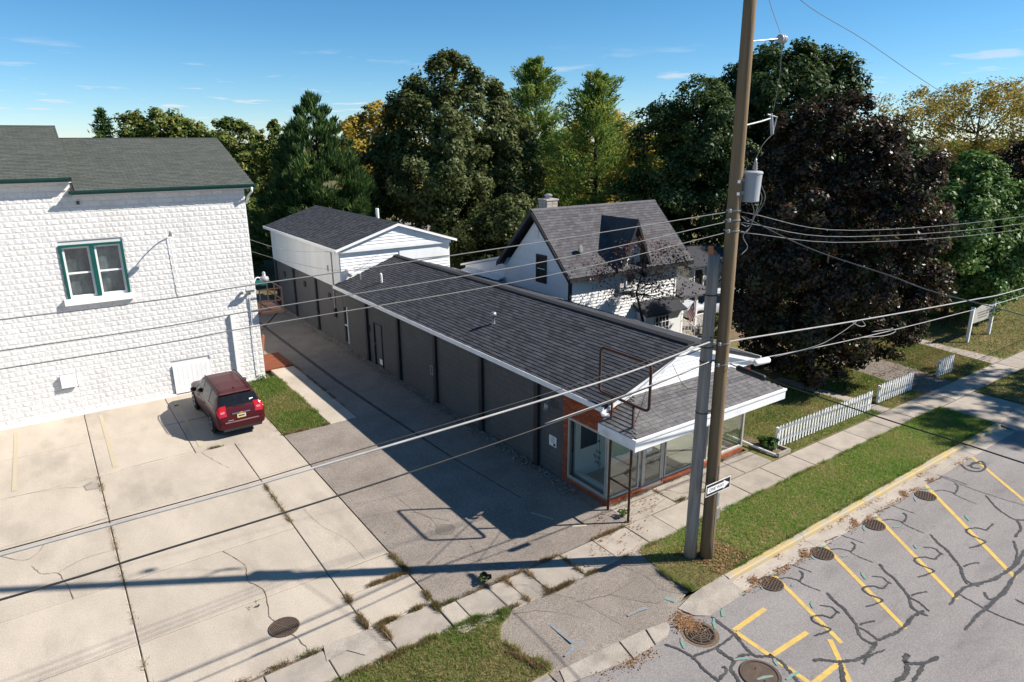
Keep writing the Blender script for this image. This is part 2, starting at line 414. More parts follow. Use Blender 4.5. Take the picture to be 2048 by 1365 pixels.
M['grass_lush'] = leaf_mat('lush_grass_blades', [(0.10, 0.25, 0.026), (0.15, 0.325, 0.035), (0.20, 0.35, 0.05), (0.31, 0.34, 0.09), (0.38, 0.31, 0.13)], trans=0.45, gloss=0.02, patch=0.34)
M['grass_dry'] = leaf_mat('dry_grass_blades', [(0.12, 0.20, 0.035), (0.18, 0.225, 0.055), (0.26, 0.235, 0.09), (0.35, 0.27, 0.13)], trans=0.35, gloss=0.02, patch=0.4)
M['weed'] = leaf_mat('weeds', [(0.06, 0.10, 0.02), (0.17, 0.13, 0.05), (0.26, 0.17, 0.08), (0.30, 0.20, 0.10)], trans=0.25, gloss=0.03, patch=0.5)
M['litter'] = leaf_mat('fallen_leaves', [(0.12, 0.06, 0.03), (0.22, 0.10, 0.045), (0.30, 0.16, 0.07), (0.34, 0.22, 0.11)], trans=0.1, gloss=0.05, patch=0.2)

# ------------------------------------------------------------------ pieces laid in courses
CAM = Vector((0, 0, 10))
def in_frame(p, margin=60):
    d = Vector(p) - CAM; w = d.dot(fw)
    if w < 0.5: return False
    x = 1024 + 1344.84 * d.dot(rt2) / w; y = 682.5 - 1344.84 * d.dot(up2) / w
    return -margin < x < 2048 + margin and -margin < y < 1365 + margin

def pieces(name, protos, places, parent, mtl, nobj=300, rest=None, smooth=False):
    """protos: list of (verts array, faces list); places: list of (proto index, Matrix). The nobj nearest in view become objects, the rest one joined part."""
    meshes = {}
    order = sorted(places, key=lambda q: (0 if in_frame(q[1].translation) else 1, (q[1].translation - CAM).length))
    for k, m in order[:nobj]:
        if k not in meshes:
            meshes[k] = MB().add(protos[k][0], protos[k][1]).mesh(name, mtl, smooth)
        inst(name, meshes[k], m, parent)
    far = order[nobj:]
    if far:
        Vs, Fs, b = [], [], 0
        for k, m in far:
            V = np.asarray(protos[k][0], float); A = np.array(m)
            Vs.append(V @ A[:3, :3].T + A[:3, 3]); Fs += [tuple(i + b for i in f) for f in protos[k][1]]; b += len(V)
        o = MB(); o.v = [tuple(p) for p in np.concatenate(Vs)]; o.f = Fs
        o.build(rest or name + '_field', mtl, parent, kind='stuff', smooth=smooth)

BOXF = [(0,3,2,1),(4,5,6,7),(0,1,5,4),(1,2,6,5),(2,3,7,6),(3,0,4,7)]
def frame_mtx(O, u, v, sx=1, sy=1, sz=1):
    u = Vector(u).normalized(); v = Vector(v).normalized(); n = u.cross(v)
    m = Matrix((u * sx, v * sy, n * sz)).transposed().to_4x4(); m.translation = Vector(O); return m

def shingles(parent, O, u, v, length, slope, mtl, expo=0.14, tab=0.31, nobj=0, hipL=0.0, hipR=0.0, name='shingle', thick=0.028):
    """tabs on the plane from eave corner O along u and up v; hipL/hipR: how far the ends run in at the top"""
    u = Vector(u).normalized(); v = Vector(v).normalized(); n = u.cross(v)
    proto = [([(0,0,-.001),(1,0,-.001),(1,1,-.001),(0,1,-.001),(0,0,thick),(1,0,thick),(1,1,thick*.35),(0,1,thick*.35)], BOXF)]
    pl = []
    rows = int(slope / expo)
    ex = slope / rows
    for r in range(rows):
        t = r / rows
        a, b = hipL * (t + .5 / rows), length - hipR * (t + .5 / rows)
        x = a - (tab * 0.5 if r % 2 else 0) - random.random() * 0.03
        h = ex + (0.03 if r < rows - 1 else 0)
        while x < b - 0.02:
            x0, x1 = max(x, a), min(x + tab, b)
            x += tab
            if x1 - x0 < 0.03: continue
            P = Vector(O) + u * (x0 + .004) + v * (r * ex + random.uniform(-.004, .004)) + n * random.uniform(0, .004)
            pl.append((0, frame_mtx(P, u, v, x1 - x0 - .008, h, 1)))
    pieces(name, proto, pl, parent, mtl, nobj)

# ------------------------------------------------------------------ ground, street, lot
def flat(name, pts, z, mtl, parent=None, kind=None):
    return MB().poly([(p[0], p[1], z if len(p) < 3 else p[2]) for p in pts]).build(name, mtl, parent, kind=kind)

flat('ground', [(-2500, -2500), (2500, -2500), (2500, 2500), (-2500, 2500)], -0.17, M['far_ground'], kind='structure')
street = flat('street', [(-80, -40), (160, -40), (160, 8.45), (-80, 8.45)], -0.10, M['street'], kind='structure')

CRACKS = [[[[13.24,7.92],[13.78,7.86]],7],[[[13.78,8.04],[13.91,7.7],[14.02,7.33]],4],[[[13.13,7.65],[13.33,7.56],[13.44,7.39],[13.45,7.3]],6],[[[13.81,7.54],[13.78,7.43],[13.6,7.34],[13.43,7.32]],9],[[[13.43,7.32],[13.44,7.11],[13.52,6.79]],4],[[[12.04,6.06],[12.27,5.99],[12.5,5.96],[12.48,6.08],[12.43,6.26],[12.46,6.38],[12.55,6.42],[12.76,6.33],[12.85,6.17],[13.0,6.17],[13.18,6.19]],8],[[[13.58,6.69],[13.44,6.43],[13.37,6.17],[13.21,5.92],[13.08,5.72],[12.82,5.5],[12.78,5.32],[12.83,5.16]],12],[[[13.04,5.68],[13.07,5.52],[13.04,5.34],[12.98,5.22]],9],[[[13.15,5.68],[13.36,5.63],[13.54,5.55]],8],[[[13.03,6.54],[13.19,6.37],[13.16,6.25],[13.16,6.14]],6],[[[15.42,7.89],[16.03,7.82]],7],[[[16.06,8.02],[16.16,7.65],[16.25,7.25]],4],[[[15.26,7.6],[15.48,7.5],[15.59,7.32],[15.6,7.22]],6],[[[16.03,7.48],[15.99,7.36],[15.77,7.27],[15.57,7.24]],9],[[[15.57,7.24],[15.56,7.02],[15.61,6.68]],4],[[[13.85,5.92],[14.1,5.84],[14.36,5.81],[14.35,5.94],[14.31,6.12],[14.35,6.26],[14.47,6.3],[14.69,6.2],[14.78,6.03],[14.95,6.03],[15.16,6.05]],8],[[[15.67,6.57],[15.48,6.3],[15.37,6.03],[15.16,5.76],[15.0,5.55],[14.67,5.32],[14.61,5.14],[14.65,4.96]],12],[[[14.95,5.51],[14.97,5.34],[14.9,5.15],[14.82,5.02]],9],[[[15.06,5.51],[15.3,5.46],[15.51,5.37]],8],[[[15.03,6.42],[15.2,6.24],[15.14,6.11],[15.13,5.99]],6],[[[17.93,7.85],[18.64,7.78]],7],[[[18.7,7.99],[18.77,7.59],[18.83,7.17]],4],[[[17.72,7.54],[17.96,7.44],[18.07,7.25],[18.06,7.14]],6],[[[18.6,7.41],[18.53,7.28],[18.27,7.18],[18.04,7.16]],9],[[[18.04,7.16],[18.0,6.92],[18.01,6.56]],4],[[[15.9,5.76],[16.17,5.68],[16.47,5.64],[16.47,5.77],[16.45,5.97],[16.51,6.11],[16.65,6.15],[16.89,6.05],[16.98,5.87],[17.18,5.87],[17.42,5.89]],8],[[[18.07,6.44],[17.82,6.15],[17.66,5.86],[17.39,5.58],[17.17,5.36],[16.77,5.12],[16.68,4.93],[16.7,4.74]],12],[[[17.24,5.31],[17.51,5.26],[17.73,5.16]],8],[[[17.31,6.28],[17.48,6.09],[17.41,5.95],[17.37,5.83]],6],[[[20.87,7.81],[21.7,7.73]],7],[[[21.79,7.96],[21.83,7.52],[21.83,7.07]],4],[[[20.58,7.47],[20.85,7.36],[20.95,7.15],[20.93,7.03]],6],[[[21.6,7.33],[21.5,7.19],[21.17,7.09],[20.9,7.06]],9],[[[20.9,7.06],[20.83,6.81],[20.8,6.41]],4],[[[18.23,5.57],[18.54,5.48],[18.88,5.45],[18.9,5.58],[18.9,5.8],[18.99,5.94],[19.15,5.99],[19.42,5.87],[19.5,5.68],[19.73,5.68],[20.02,5.7]],8],[[[12.98,5.22],[13.5,5.11],[13.95,5.1],[14.35,5.14],[14.76,5.1]],13],[[[15.43,4.86],[16.33,4.93],[17.09,4.72],[17.42,4.65],[18.24,4.6],[19.16,4.69],[20.01,4.69]],15],[[[14.79,4.3],[15.52,4.34],[15.96,4.33],[16.83,4.33],[17.86,4.43],[18.45,4.45],[19.47,4.47]],14],[[[16.01,4.91],[15.96,4.55],[15.92,4.28],[15.94,3.97],[16.02,3.63],[16.08,3.31]],8],[[[16.56,4.6],[16.37,4.41],[16.72,4.32],[17.08,4.31]],11],[[[16.85,4.08],[16.82,3.71]],8],[[[17.18,5.35],[16.76,5.12],[16.55,4.94]],10],[[[19.51,5.05],[19.02,4.8],[18.45,4.64],[17.96,4.62]],10],[[[21.57,6.47],[21.09,6.05],[20.85,5.74],[20.76,5.4],[21.18,5.16]],9],[[[20.76,5.4],[20.36,5.18],[19.74,5.09]],10],[[[11.35,5.68],[11.55,5.56],[11.77,5.34],[12.09,5.18],[12.42,5.13],[12.69,5.16],[12.94,5.21]],14],[[[11.77,5.34],[11.62,5.22],[11.32,5.01],[11.1,4.85]],15],[[[12.07,5.02],[12.4,5.08],[12.85,4.98]],9],[[[13.1,4.65],[12.89,4.61],[12.78,4.51],[12.5,4.41],[12.15,4.42],[11.75,4.39]],16],[[[12.83,4.53],[13.1,4.34],[13.52,4.25]],14],[[[13.04,4.32],[12.63,4.26],[12.41,4.23],[12.09,4.15]],13],[[[10.74,7.72],[10.71,7.24],[10.7,7.04],[10.56,6.71],[10.53,6.42],[10.75,6.23],[10.8,6.01],[10.71,5.75],[10.6,5.52],[10.42,5.33]],13],[[[9.26,7.72],[9.38,7.48],[9.45,7.15],[9.37,6.76],[9.36,6.45],[9.26,6.16]],11],[[[9.45,7.15],[9.76,7.09],[10.05,7.04],[10.46,7.04],[10.69,7.08]],10],[[[10.05,7.04],[10.04,6.76],[10.04,6.58],[9.83,6.49],[9.7,6.23],[9.55,5.95]],14],[[[10.04,6.58],[10.29,6.59],[10.51,6.49]],12],[[[9.76,6.63],[9.72,6.51],[9.41,6.44]],12],[[[21.74,7.95],[21.71,7.47],[21.67,6.8],[21.71,6.24],[21.81,5.6],[21.92,4.97]],4]]
GREEN = [(13.11, 7.82, 0), (12.92, 6.65, 1), (14.9, 6.54, 1), (17.18, 6.4, 1), (19.77, 6.24, 1), (11.07, 7.66, 1), (11.94, 7.78, 0), (10.61, 7.52, 1), (15.23, 7.77, 0), (17.71, 7.72, 0), (20.56, 7.64, 0), (12.57, 7.74, 1), (14.6, 7.69, 1), (16.95, 7.62, 1), (19.68, 7.57, 1), (9.6, 7.53, 1), (10.2, 6.53, 0), (10.71, 6.08, 1), (10.17, 5.95, 0), (10.65, 5.67, 0), (13.23, 7.31, 0), (15.29, 7.22, 0), (17.7, 7.14, 0)]
YEL = [[(13.26, 8.07), (12.3, 5.6)], [(15.45, 8.05), (13.83, 5.05)], [(18.0, 8.02), (15.77, 4.85)], [(20.92, 7.96), (17.77, 4.4)], [(24.19, 8.01), (21.31, 4.78)], [(10.79, 7.15), (11.94, 7.19)], [(10.77, 6.24), (12.01, 6.21)], [(10.78, 7.12), (10.76, 5.39)], [(12.2, 5.81), (11.36, 4.88)], [(10.73, 5.33), (11.75, 5.33)]]
for pts, w in CRACKS:
    q = [(p[0] + random.uniform(-.012, .012), p[1] + random.uniform(-.012, .012)) for p in catmull(pts, 9)]
    base = w * 0.0054
    ws = [base * (0.6 + 0.75 * random.random()) * (0.35 if i in (0, len(q) - 1) else 1) for i in range(len(q))]
    MB().ribbon(q, ws, -0.0915 + random.random() * 0.002).build('crack_seal', M['seal'], street)
for a, b in YEL:
    MB().ribbon([a, b], 0.11 if abs(a[0] - b[0]) < 3 else .12, -0.096).build('parking_line', M['yellow'], street)
SNAKE = [(23.13, 7.79), (22.9, 7.49), (23.05, 7.24), (23.49, 7.22), (23.91, 7.47), (23.58, 7.55), (23.18, 7.6)]
MB().ribbon(catmull(SNAKE, 5), .07, -.0905).build('crack_seal', M['seal'], street)
MB().ribbon(catmull([(23.3, 7.3), (23.2, 7.5), (23.6, 7.6), (23.7, 7.35)], 5), .06, -.0885).build('crack_seal', M['seal'], street)
for x, y, k in GREEN:
    s = random.uniform(.09, .19)
    a = (.75 if k else -.25) + random.uniform(-.25, .25)
    MB().ribbon([(x - s * math.cos(a), y - s * math.sin(a)), (x, y + .02), (x + s * math.cos(a), y + s * math.sin(a))], [.04, .07, .04], -.086).build('paint_mark', M['green_mark'], street)

# concrete lot
lot = flat('concrete_lot', [(-14, 10.62), (5.95, 10.55), (5.95, 29.25), (-14, 29.25)], -0.03, M['joint'], kind='structure')
def slab(x0, x1, y0, y1, parent, mtl, name='slab', g=0.013, th=.11, dz=0.003, tilt=0.002):
    z = random.uniform(-dz, dz)
    m = MB()
    c = [(x0 + g, y0 + g), (x1 - g, y0 + g), (x1 - g, y1 - g), (x0 + g, y1 - g)]
    top = [(a, b, z + random.uniform(-tilt, tilt)) for a, b in c]
    e = 0.012
    cc = [(x0 + g + e, y0 + g + e), (x1 - g - e, y0 + g + e), (x1 - g - e, y1 - g - e), (x0 + g + e, y1 - g - e)]
    low = [(a, b, -th) for a, b in c]
    mid = [(p[0], p[1], p[2] - .008) for p in top]
    inn = [(cc[i][0], cc[i][1], top[i][2]) for i in range(4)]
    m.add(low + mid + inn, [(3, 2, 1, 0)] + [(i, (i + 1) % 4, 4 + (i + 1) % 4, 4 + i) for i in range(4)] + [(4 + i, 4 + (i + 1) % 4, 8 + (i + 1) % 4, 8 + i) for i in range(4)] + [(8, 9, 10, 11)])
    return m.build(name, mtl, parent)
rear = [-13.8, -11.1, -8.25, -5.4, -2.55, 0.28, 3.1, 5.93]
for i in range(len(rear) - 1):
    for y0, y1 in ((23.0, 26.1), (26.1, 29.18)):
        slab(rear[i], rear[i + 1], y0, y1, lot, M['concrete'])
for x0, x1 in ((-13.8, -9), (-9, -4.4), (-4.4, .28), (.28, 4.35)):
    for y0, y1 in ((11.66, 14.0), (14.0, 16.5), (16.5, 20.0), (20.0, 23.0)):
        slab(x0, x1, y0, y1, lot, M['concrete'])
for y0, y1 in ((11.6, 12.95), (12.95, 13.95), (13.95, 17.4), (17.4, 20.0), (20.0, 23.0)):
    slab(4.35, 5.93, y0, y1, lot, M['concrete'], dz=.006)
xs = [-13.8 + 1.45 * i for i in range(12)] + [3.35, 4.6, 5.88]
for i in range(len(xs) - 1):
    slab(xs[i], xs[i + 1], 10.62 if xs[i] > 3 else 10.7, 11.6, lot, M['walk'], dz=.006, tilt=.006)
def crack(parent, pts, w=.014, z=.0085, mtl='joint', n=5):
    q = catmull([(p[0] + random.uniform(-.05, .05), p[1] + random.uniform(-.05, .05)) for p in pts], n)
    q = [(p[0] + random.uniform(-.018, .018), p[1] + random.uniform(-.018, .018)) for p in q]
    MB().ribbon(q, [w * random.uniform(.35, 1.2) for _ in q], z).build('crack', M[mtl], parent)
crack(lot, [(2.55, 16.4), (2.8, 15.6), (2.75, 14.9), (2.95, 14.2), (2.75, 13.3), (2.95, 12.9)], .016)
crack(lot, [(2.98, 12.45), (3.05, 12.05), (3.1, 11.7)], .018)
crack(lot, [(-1.55, 18.55), (-1.3, 18.1), (-1.0, 17.8), (-.85, 17.3), (-.7, 16.5)], .014)
crack(lot, [(-1.0, 17.85), (-.4, 18.1), (.25, 18.2)], .010)
crack(lot, [(-2.2, 19.6), (-1.55, 18.9), (-.9, 19.8), (.27, 20.0)], .012)
crack(lot, [(3.3, 22.9), (3.5, 22.0), (3.75, 21.2)], .012)
crack(lot, [(4.9, 17.3), (5.0, 16.2), (5.3, 15.2), (5.35, 14.0)], .010)
crack(lot, [(.9, 23.1), (2.1, 23.16), (3.0, 23.14)], .012)
crack(lot, [(-2.2, 23.0), (-1.2, 22.9), (-.5, 22.6), (.2, 22.2)], .011)
for x in (-1.85, .8, 3.38):
    MB().ribbon([(x, 28.65), (x - .01, 26), (x - .03, 23.4)], .12, .0075).build('parking_line', M['faded_yellow'], lot)
for x in (-4.6, -7.3):
    MB().ribbon([(x, 28.65), (x, 23.4)], .12, .0075).build('parking_line', M['faded_yellow'], lot)
# repaired grey patches at the front edge of the lot
flat('patch', [(3.4, 11.72), (4.4, 11.62), (4.35, 11.1), (4.0, 10.95), (3.75, 11.3), (3.3, 11.25)], .0105, M['old_concrete'], lot)
flat('patch', [(-.15, 22.55), (.24, 22.9), (.24, 22.1), (-.1, 22.15)], .009, M['old_concrete'], lot)

# alley
alley = flat('alley', [(5.96, 11.37), (11.87, 11.37), (11.98, 11.37), (11.98, 62), (7.25, 62), (7.25, 32.62), (8.74, 32.62), (8.74, 22.66), (5.96, 22.66)], -0.008, M['asphalt'], kind='structure')
MB().ribbon([(9.62, 60), (9.64, 45), (9.6, 36), (9.6, 27), (9.75, 22), (9.95, 17.5), (10.25, 14.2)], [.16, .16, .17, .16, .13, .05, .03], -.003).build('tar_seam', M['oldseal'], alley)
for pts, w in (([(6.0, 15.9), (6.9, 15.6), (7.5, 15.0), (7.55, 14.2), (7.8, 13.2), (7.6, 12.3), (7.9, 11.6)], .012), ([(7.3, 16.5), (7.45, 15.2), (7.9, 14.3)], .012),
               ([(8.4, 13.6), (9.0, 13.3), (9.3, 12.6), (9.9, 12.2)], .010), ([(6.2, 19.5), (7.4, 19.2), (8.6, 19.4)], .010), ([(6.4, 12.6), (7.0, 12.9), (7.6, 12.3)], .010)):
    crack(alley, pts, w, -.0035)
MB().lathe([(.001, 0), (.27, 0), (.27, .003), (.001, .003)], (7.63, 14.05, -.0055), 20).build('patch', M['asphalt_patch'], alley)
MB().ribbon([(10.3, 12.75), (10.0, 13.4)], .05, -.0045).build('paint_mark', M['faded_yellow'], alley)
MB().ribbon([(10.5, 12.2), (10.85, 12.0)], .09, -.0045).build('paint_mark', M['faded_yellow'], alley)
MB().ribbon([(8.05, 11.75), (8.35, 11.6)], .08, -.0045).build('paint_mark', M['blue_mark'], alley)

# apron from the alley down to the street
apr = MB()
rows = [(10.36, 6.9, 11.35, -.012), (10.1, 6.6, 11.25, -.014), (9.6, 6.34, 11.2, -.02), (9.1, 6.55, 11.17, -.035), (8.6, 6.75, 11.15, -.055), (8.36, 6.78, 10.4, -.07), (8.1, 6.8, 10.3, -.085)]
vs = []
for y, a, b, z in rows:
    vs += [(a + (b - a) * k / 6, y + (.03 * math.sin(k * 2.1 + y)), z) for k in range(7)]
apr.add(vs, [(r * 7 + k, r * 7 + 7 + k, r * 7 + 8 + k, r * 7 + 1 + k) for r in range(len(rows) - 1) for k in range(6)])
apron = apr.build('driveway_apron', M['asphalt'], kind='structure')
for pts in ([(8.3, 10.3), (8.6, 9.7), (8.8, 9.0), (9.0, 8.5)], [(8.6, 9.7), (9.4, 9.5), (10.3, 9.6)], [(9.4, 9.5), (9.8, 8.9), (10.2, 8.6)], [(10.3, 10.2), (10.6, 9.4), (10.5, 8.9), (10.9, 8.5)], [(7.2, 10.2), (7.8, 9.9), (8.4, 9.2)], [(10.6, 9.4), (11.0, 9.3)]):
    crack(apron, pts, .013, -.005)
for (a, b) in (((7.63, 9.5), (7.68, 8.8)), ((7.3, 8.62), (7.9, 8.72)), ((9.2, 8.75), (9.75, 8.7))):
    MB().ribbon([a, ((a[0] + b[0]) / 2, (a[1] + b[1]) / 2 + .02), b], [.05, .08, .09], -.0155 if a[1] > 9 else -.028).build('paint_mark', M['blue_mark'], apron)
MB().ribbon([(10.35, 8.72), (10.45, 8.5)], .12, -.045).build('paint_mark', M['green_mark'], apron)

# pavement slabs
pave = flat('sidewalk', [(5.9, 10.3), (80, 10.3), (80, 11.42), (11.9, 11.42), (11.9, 12.42), (5.9, 11.42)], -0.03, M['joint'], kind='structure')
xl = [5.90, 6.35, 7.2, 7.7, 8.3, 9.37, 10.48, 11.63, 12.65]
for i in range(len(xl) - 1):
    slab(xl[i], xl[i + 1], 10.33, 11.36, pave, M['walk'], dz=.012, tilt=.008, g=.012)
x = 12.65
while x < 78:
    slab(x, x + 1.62, 10.33, 11.34, pave, M['walk'], dz=.004, tilt=.004)
    x += 1.62
for x0, x1 in ((11.92, 13.72), (13.72, 15.3), (15.3, 16.85), (16.85, 18.25)):
    slab(x0, x1, 11.36, 12.36, pave, M['old_concrete'], dz=.004)
crack(pave, [(13.9, 12.2), (14.1, 11.9), (14.3, 11.6), (14.9, 11.45), (15.4, 11.2)], .016, .010)
crack(pave, [(11.95, 11.7), (12.8, 11.55), (13.6, 11.7)], .012, .010)
crack(pave, [(7.75, 11.1), (8.0, 10.8), (8.05, 10.45)], .012, .016)

# kerb and gutter
kerb = flat('kerb', [(12.05, 8.42), (27.6, 8.42), (27.6, 8.24), (12.05, 8.24)], -.098, M['joint'], kind='structure')
def kerb_run(x0, x1, step, top=.02, mtl='kerb_yellow'):
    x = x0
    while x < x1 - .1:
        e = min(x + step, x1)
        y0 = 8.245 + .0 * x
        MB().prism([(y0, -.097), (y0 + .17, -.097), (y0 + .17, top), (y0 + .045, top), (y0 + .012, top - .02)], 'x', x + .006, e - .006).build('kerb_stone', M[mtl], kerb)
        MB().prism([(7.79, -.0955), (y0 - .004, -.0955), (y0 - .004, -.084), (7.79, -.093)], 'x', x + .006, e - .006).build('gutter_slab', M['walk'], kerb)
        x = e
kerb_run(12.05, 27.5, 3.05)
kerb_run(30.5, 80, 3.05)
kerb_run(-14, 6.7, 3.05, mtl='old_concrete')
# flared end and the low worn piece across the driveway
MB().add([(10.32, 8.3, -.06), (10.45, 7.95, -.075), (10.72, 7.76, -.09), (12.04, 7.79, -.09), (12.04, 8.43, .02), (11.4, 8.45, -.01), (10.9, 8.42, -.04),
          (10.32, 8.3, -.13), (10.45, 7.95, -.13), (10.72, 7.76, -.13), (12.04, 7.79, -.13), (12.04, 8.43, -.13), (11.4, 8.45, -.13), (10.9, 8.42, -.13)],
         [(0, 1, 2, 3, 4, 5, 6)] + [(i, i + 7, (i + 1) % 7 + 7, (i + 1) % 7) for i in range(7)]).build('kerb_ramp', M['old_concrete'], kerb)
def worn(pts, z):
    n = len(pts)
    MB().add([(x, y, z + (.02 if y > 8.1 else 0)) for x, y in pts] + [(x, y, -.14) for x, y in pts], [tuple(range(n))] + [(i, i + n, (i + 1) % n + n, (i + 1) % n) for i in range(n)]).build('kerb_stone', M['old_concrete'], kerb)
worn([(6.88, 8.06), (8.4, 7.80), (8.49, 8.3), (7.0, 8.40)], -.07)
worn([(8.44, 7.80), (9.05, 7.81), (9.2, 8.24), (8.53, 8.29)], -.066)
worn([(9.1, 7.82), (9.5, 7.86), (9.72, 8.0), (9.76, 8.14), (9.25, 8.23)], -.07)

# verges and lawns
verge = flat('verge', [(11.15, 10.33), (11.0, 9.9), (11.05, 9.5), (10.95, 9.0), (10.98, 8.45), (12.0, 8.41), (27.55, 8.41), (27.6, 10.31)], -.004, M['soil'], kind='structure')
verge_l = flat('verge', [(-14, 8.41), (6.84, 8.41), (6.86, 8.62), (6.74, 8.9), (6.58, 9.35), (6.48, 9.7), (6.72, 10.05), (7.1, 10.3), (7.15, 10.40), (6.45, 10.56), (5.8, 10.6), (4.6, 10.6), (-14, 10.66)], -.004, M['soil'], kind='structure')
verge_r = flat('verge', [(30.5, 8.41), (80, 8.41), (80, 10.31), (30.5, 10.31)], -.004, M['soil'], kind='structure')
lawn = flat('lawn', [(18.25, 11.36), (110, 11.36), (110, 90), (18.25, 90)], -.014, M['soil'], kind='structure')
plot = flat('grass_plot', [(5.95, 22.7), (7.66, 22.7), (7.66, 29.2), (5.95, 29.2)], -.006, M['soil'], kind='structure')
drive = flat('driveway', [(27.62, 8.3), (30.45, 8.3), (30.45, 10.3), (27.62, 10.3)], -.02, M['walk'], kind='structure')
MB().add([(27.55, 8.5, .0), (30.5, 8.5, .0), (30.5, 7.75, -.094), (27.55, 7.75, -.094)], [(0, 3, 2, 1)]).build('driveway', M['walk'], kind='structure')
flat('gravel_drive', [(28.5, 11.35), (31.0, 11.35), (31.6, 14), (31.8, 17), (29.6, 17), (29.0, 14)], -.008, M['gravel'], kind='structure')
flat('dirt_path', [(28.2, 19.2), (30.6, 18.8), (32, 20.4), (31, 22.4), (29.4, 22.6)], -.007, M['dirt'], kind='structure')
MB().poly([(25.1, 11.36, -.004), (25.8, 11.36, -.004), (25.75, 12.6, -.004), (25.6, 16, -.004), (25.0, 16, -.004)]).build('footpath', M['walk'], kind='structure')
MB().poly([(35.1, 11.36, -.002), (36.3, 11.36, -.002), (36.4, 14, -.002), (37.5, 19, -.002), (36.5, 19, -.002), (35.6, 14, -.002)]).build('footpath', M['walk'], kind='structure')
flat('back_road', [(0, 62), (60, 62), (90, 82), (0, 82)], -.012, M['street'], kind='structure')

# walkway slabs beside the white building and the rusty cellar plate
wk = flat('walkway', [(7.66, 22.68), (8.73, 22.68), (8.73, 30.2), (7.66, 30.2)], -.03, M['joint'], kind='structure')
ys = [22.68, 23.9, 25.1, 26.35, 27.6, 28.9, 30.2]
for i in range(6): slab(7.67, 8.72, ys[i], ys[i + 1], wk, M['concrete'], g=.004)

# ------------------------------------------------------------------ grass blades, weeds, litter
def blades(name, n, sampler, h0, h1, w, mtl, label, cat='grass', z=0.0, lean=0.5):
    P = sampler(n); n = len(P)
    a = rng.uniform(0, 2 * PI, n); h = rng.uniform(h0, h1, n); ln = rng.uniform(0, lean, n) * h; b = rng.uniform(0, 2 * PI, n)
    zz = P[:, 2] if P.shape[1] > 2 else np.full(n, z)
    V = np.empty((n, 3, 3))
    V[:, 0] = np.stack([P[:, 0] - np.cos(a) * w / 2, P[:, 1] - np.sin(a) * w / 2, zz], 1)
    V[:, 1] = np.stack([P[:, 0] + np.cos(a) * w / 2, P[:, 1] + np.sin(a) * w / 2, zz], 1)
    V[:, 2] = np.stack([P[:, 0] + np.cos(b) * ln, P[:, 1] + np.sin(b) * ln, zz + h], 1)
    o = np_obj(name, V.reshape(-1, 3), np.arange(3 * n).reshape(-1, 3), mtl)
    return tag(o, label, cat, kind='stuff')

def poly_sampler(poly):
    P = np.array(poly); lo, hi = P.min(0), P.max(0)
    def f(n):
        out = np.zeros((0, 2))
        while len(out) < n:
            q = rng.uniform(lo, hi, (n, 2)); ins = np.zeros(n, bool)
            j = len(P) - 1
            for i in range(len(P)):
                c = ((P[i, 1] > q[:, 1]) != (P[j, 1] > q[:, 1])) & (q[:, 0] < (P[j, 0] - P[i, 0]) * (q[:, 1] - P[i, 1]) / (P[j, 1] - P[i, 1] + 1e-12) + P[i, 0])
                ins ^= c; j = i
            out = np.concatenate([out, q[ins]])
        return out[:n]
    return f
blades('kerbside_grass', 42000, poly_sampler([(11.15, 10.36), (11.02, 9.75), (13.2, 9.5), (13.3, 8.9), (13.0, 8.45), (27.5, 8.44), (27.55, 10.36), (14, 10.38)]), .03, .085, .016, M['grass_lush'], 'mown green grass strip between pavement and yellow kerb', lean=.9)
blades('kerbside_grass', 5000, poly_sampler([(10.95, 9.7), (10.9, 9.0), (10.95, 8.45), (12.0, 8.4), (13.3, 8.45), (13.3, 9.5), (11.6, 9.7)]), .02, .06, .014, M['grass_dry'], 'patchy dry grass around the feet of the utility poles', lean=1.0)
blades('kerbside_grass', 42000, poly_sampler([(-2, 8.45), (6.86, 8.45), (6.72, 8.9), (6.55, 9.4), (6.46, 9.72), (6.7, 10.08), (7.15, 10.36), (6.45, 10.62), (5.8, 10.66), (4.6, 10.66), (3, 10.72), (-2, 10.72)]), .03, .10, .015, M['grass'], 'rough grass patch beside the driveway mouth at the street', lean=.9)
blades('lawn_grass', 22000, poly_sampler([(5.96, 22.75), (7.62, 22.7), (7.64, 29.15), (5.96, 29.1)]), .03, .10, .02, M['grass'], 'small rough grass plot beside the parked red car', lean=.8)
blades('lawn_grass', 60000, poly_sampler([(18.35, 13.0), (19.3, 11.9), (19.3, 11.38), (25.1, 11.38), (25.2, 12.5), (25, 16), (24, 22), (18.6, 20)]), .03, .085, .022, M['grass'], 'lawn behind the long white picket fence', lean=.8)
blades('lawn_grass', 26000, poly_sampler([(25.85, 11.38), (28.5, 11.38), (29, 14), (29.6, 17), (28, 19), (25.7, 16)]), .03, .085, .022, M['grass'], 'lawn in the shade under the purple maple', lean=.8)
blades('lawn_grass', 60000, poly_sampler([(31.2, 11.38), (35, 11.38), (35.5, 14), (36.4, 19), (36, 24), (32, 24), (31.9, 17), (31.6, 14)]), .03, .09, .03, M['grass_dry'], 'sunlit lawn between gravel drive and far footpath', lean=.8)
blades('lawn_grass', 60000, poly_sampler([(36.4, 11.38), (60, 11.38), (60, 24), (38, 24), (37.6, 19), (36.5, 14)]), .03, .10, .035, M['grass_dry'], 'far lawn around the two-post sign', lean=.8)
blades('kerbside_grass', 20000, poly_sampler([(30.5, 8.45), (55, 8.45), (55, 10.3), (30.5, 10.3)]), .03, .08, .03, M['grass_dry'], 'shaded kerb strip beyond the far driveway', lean=.8)

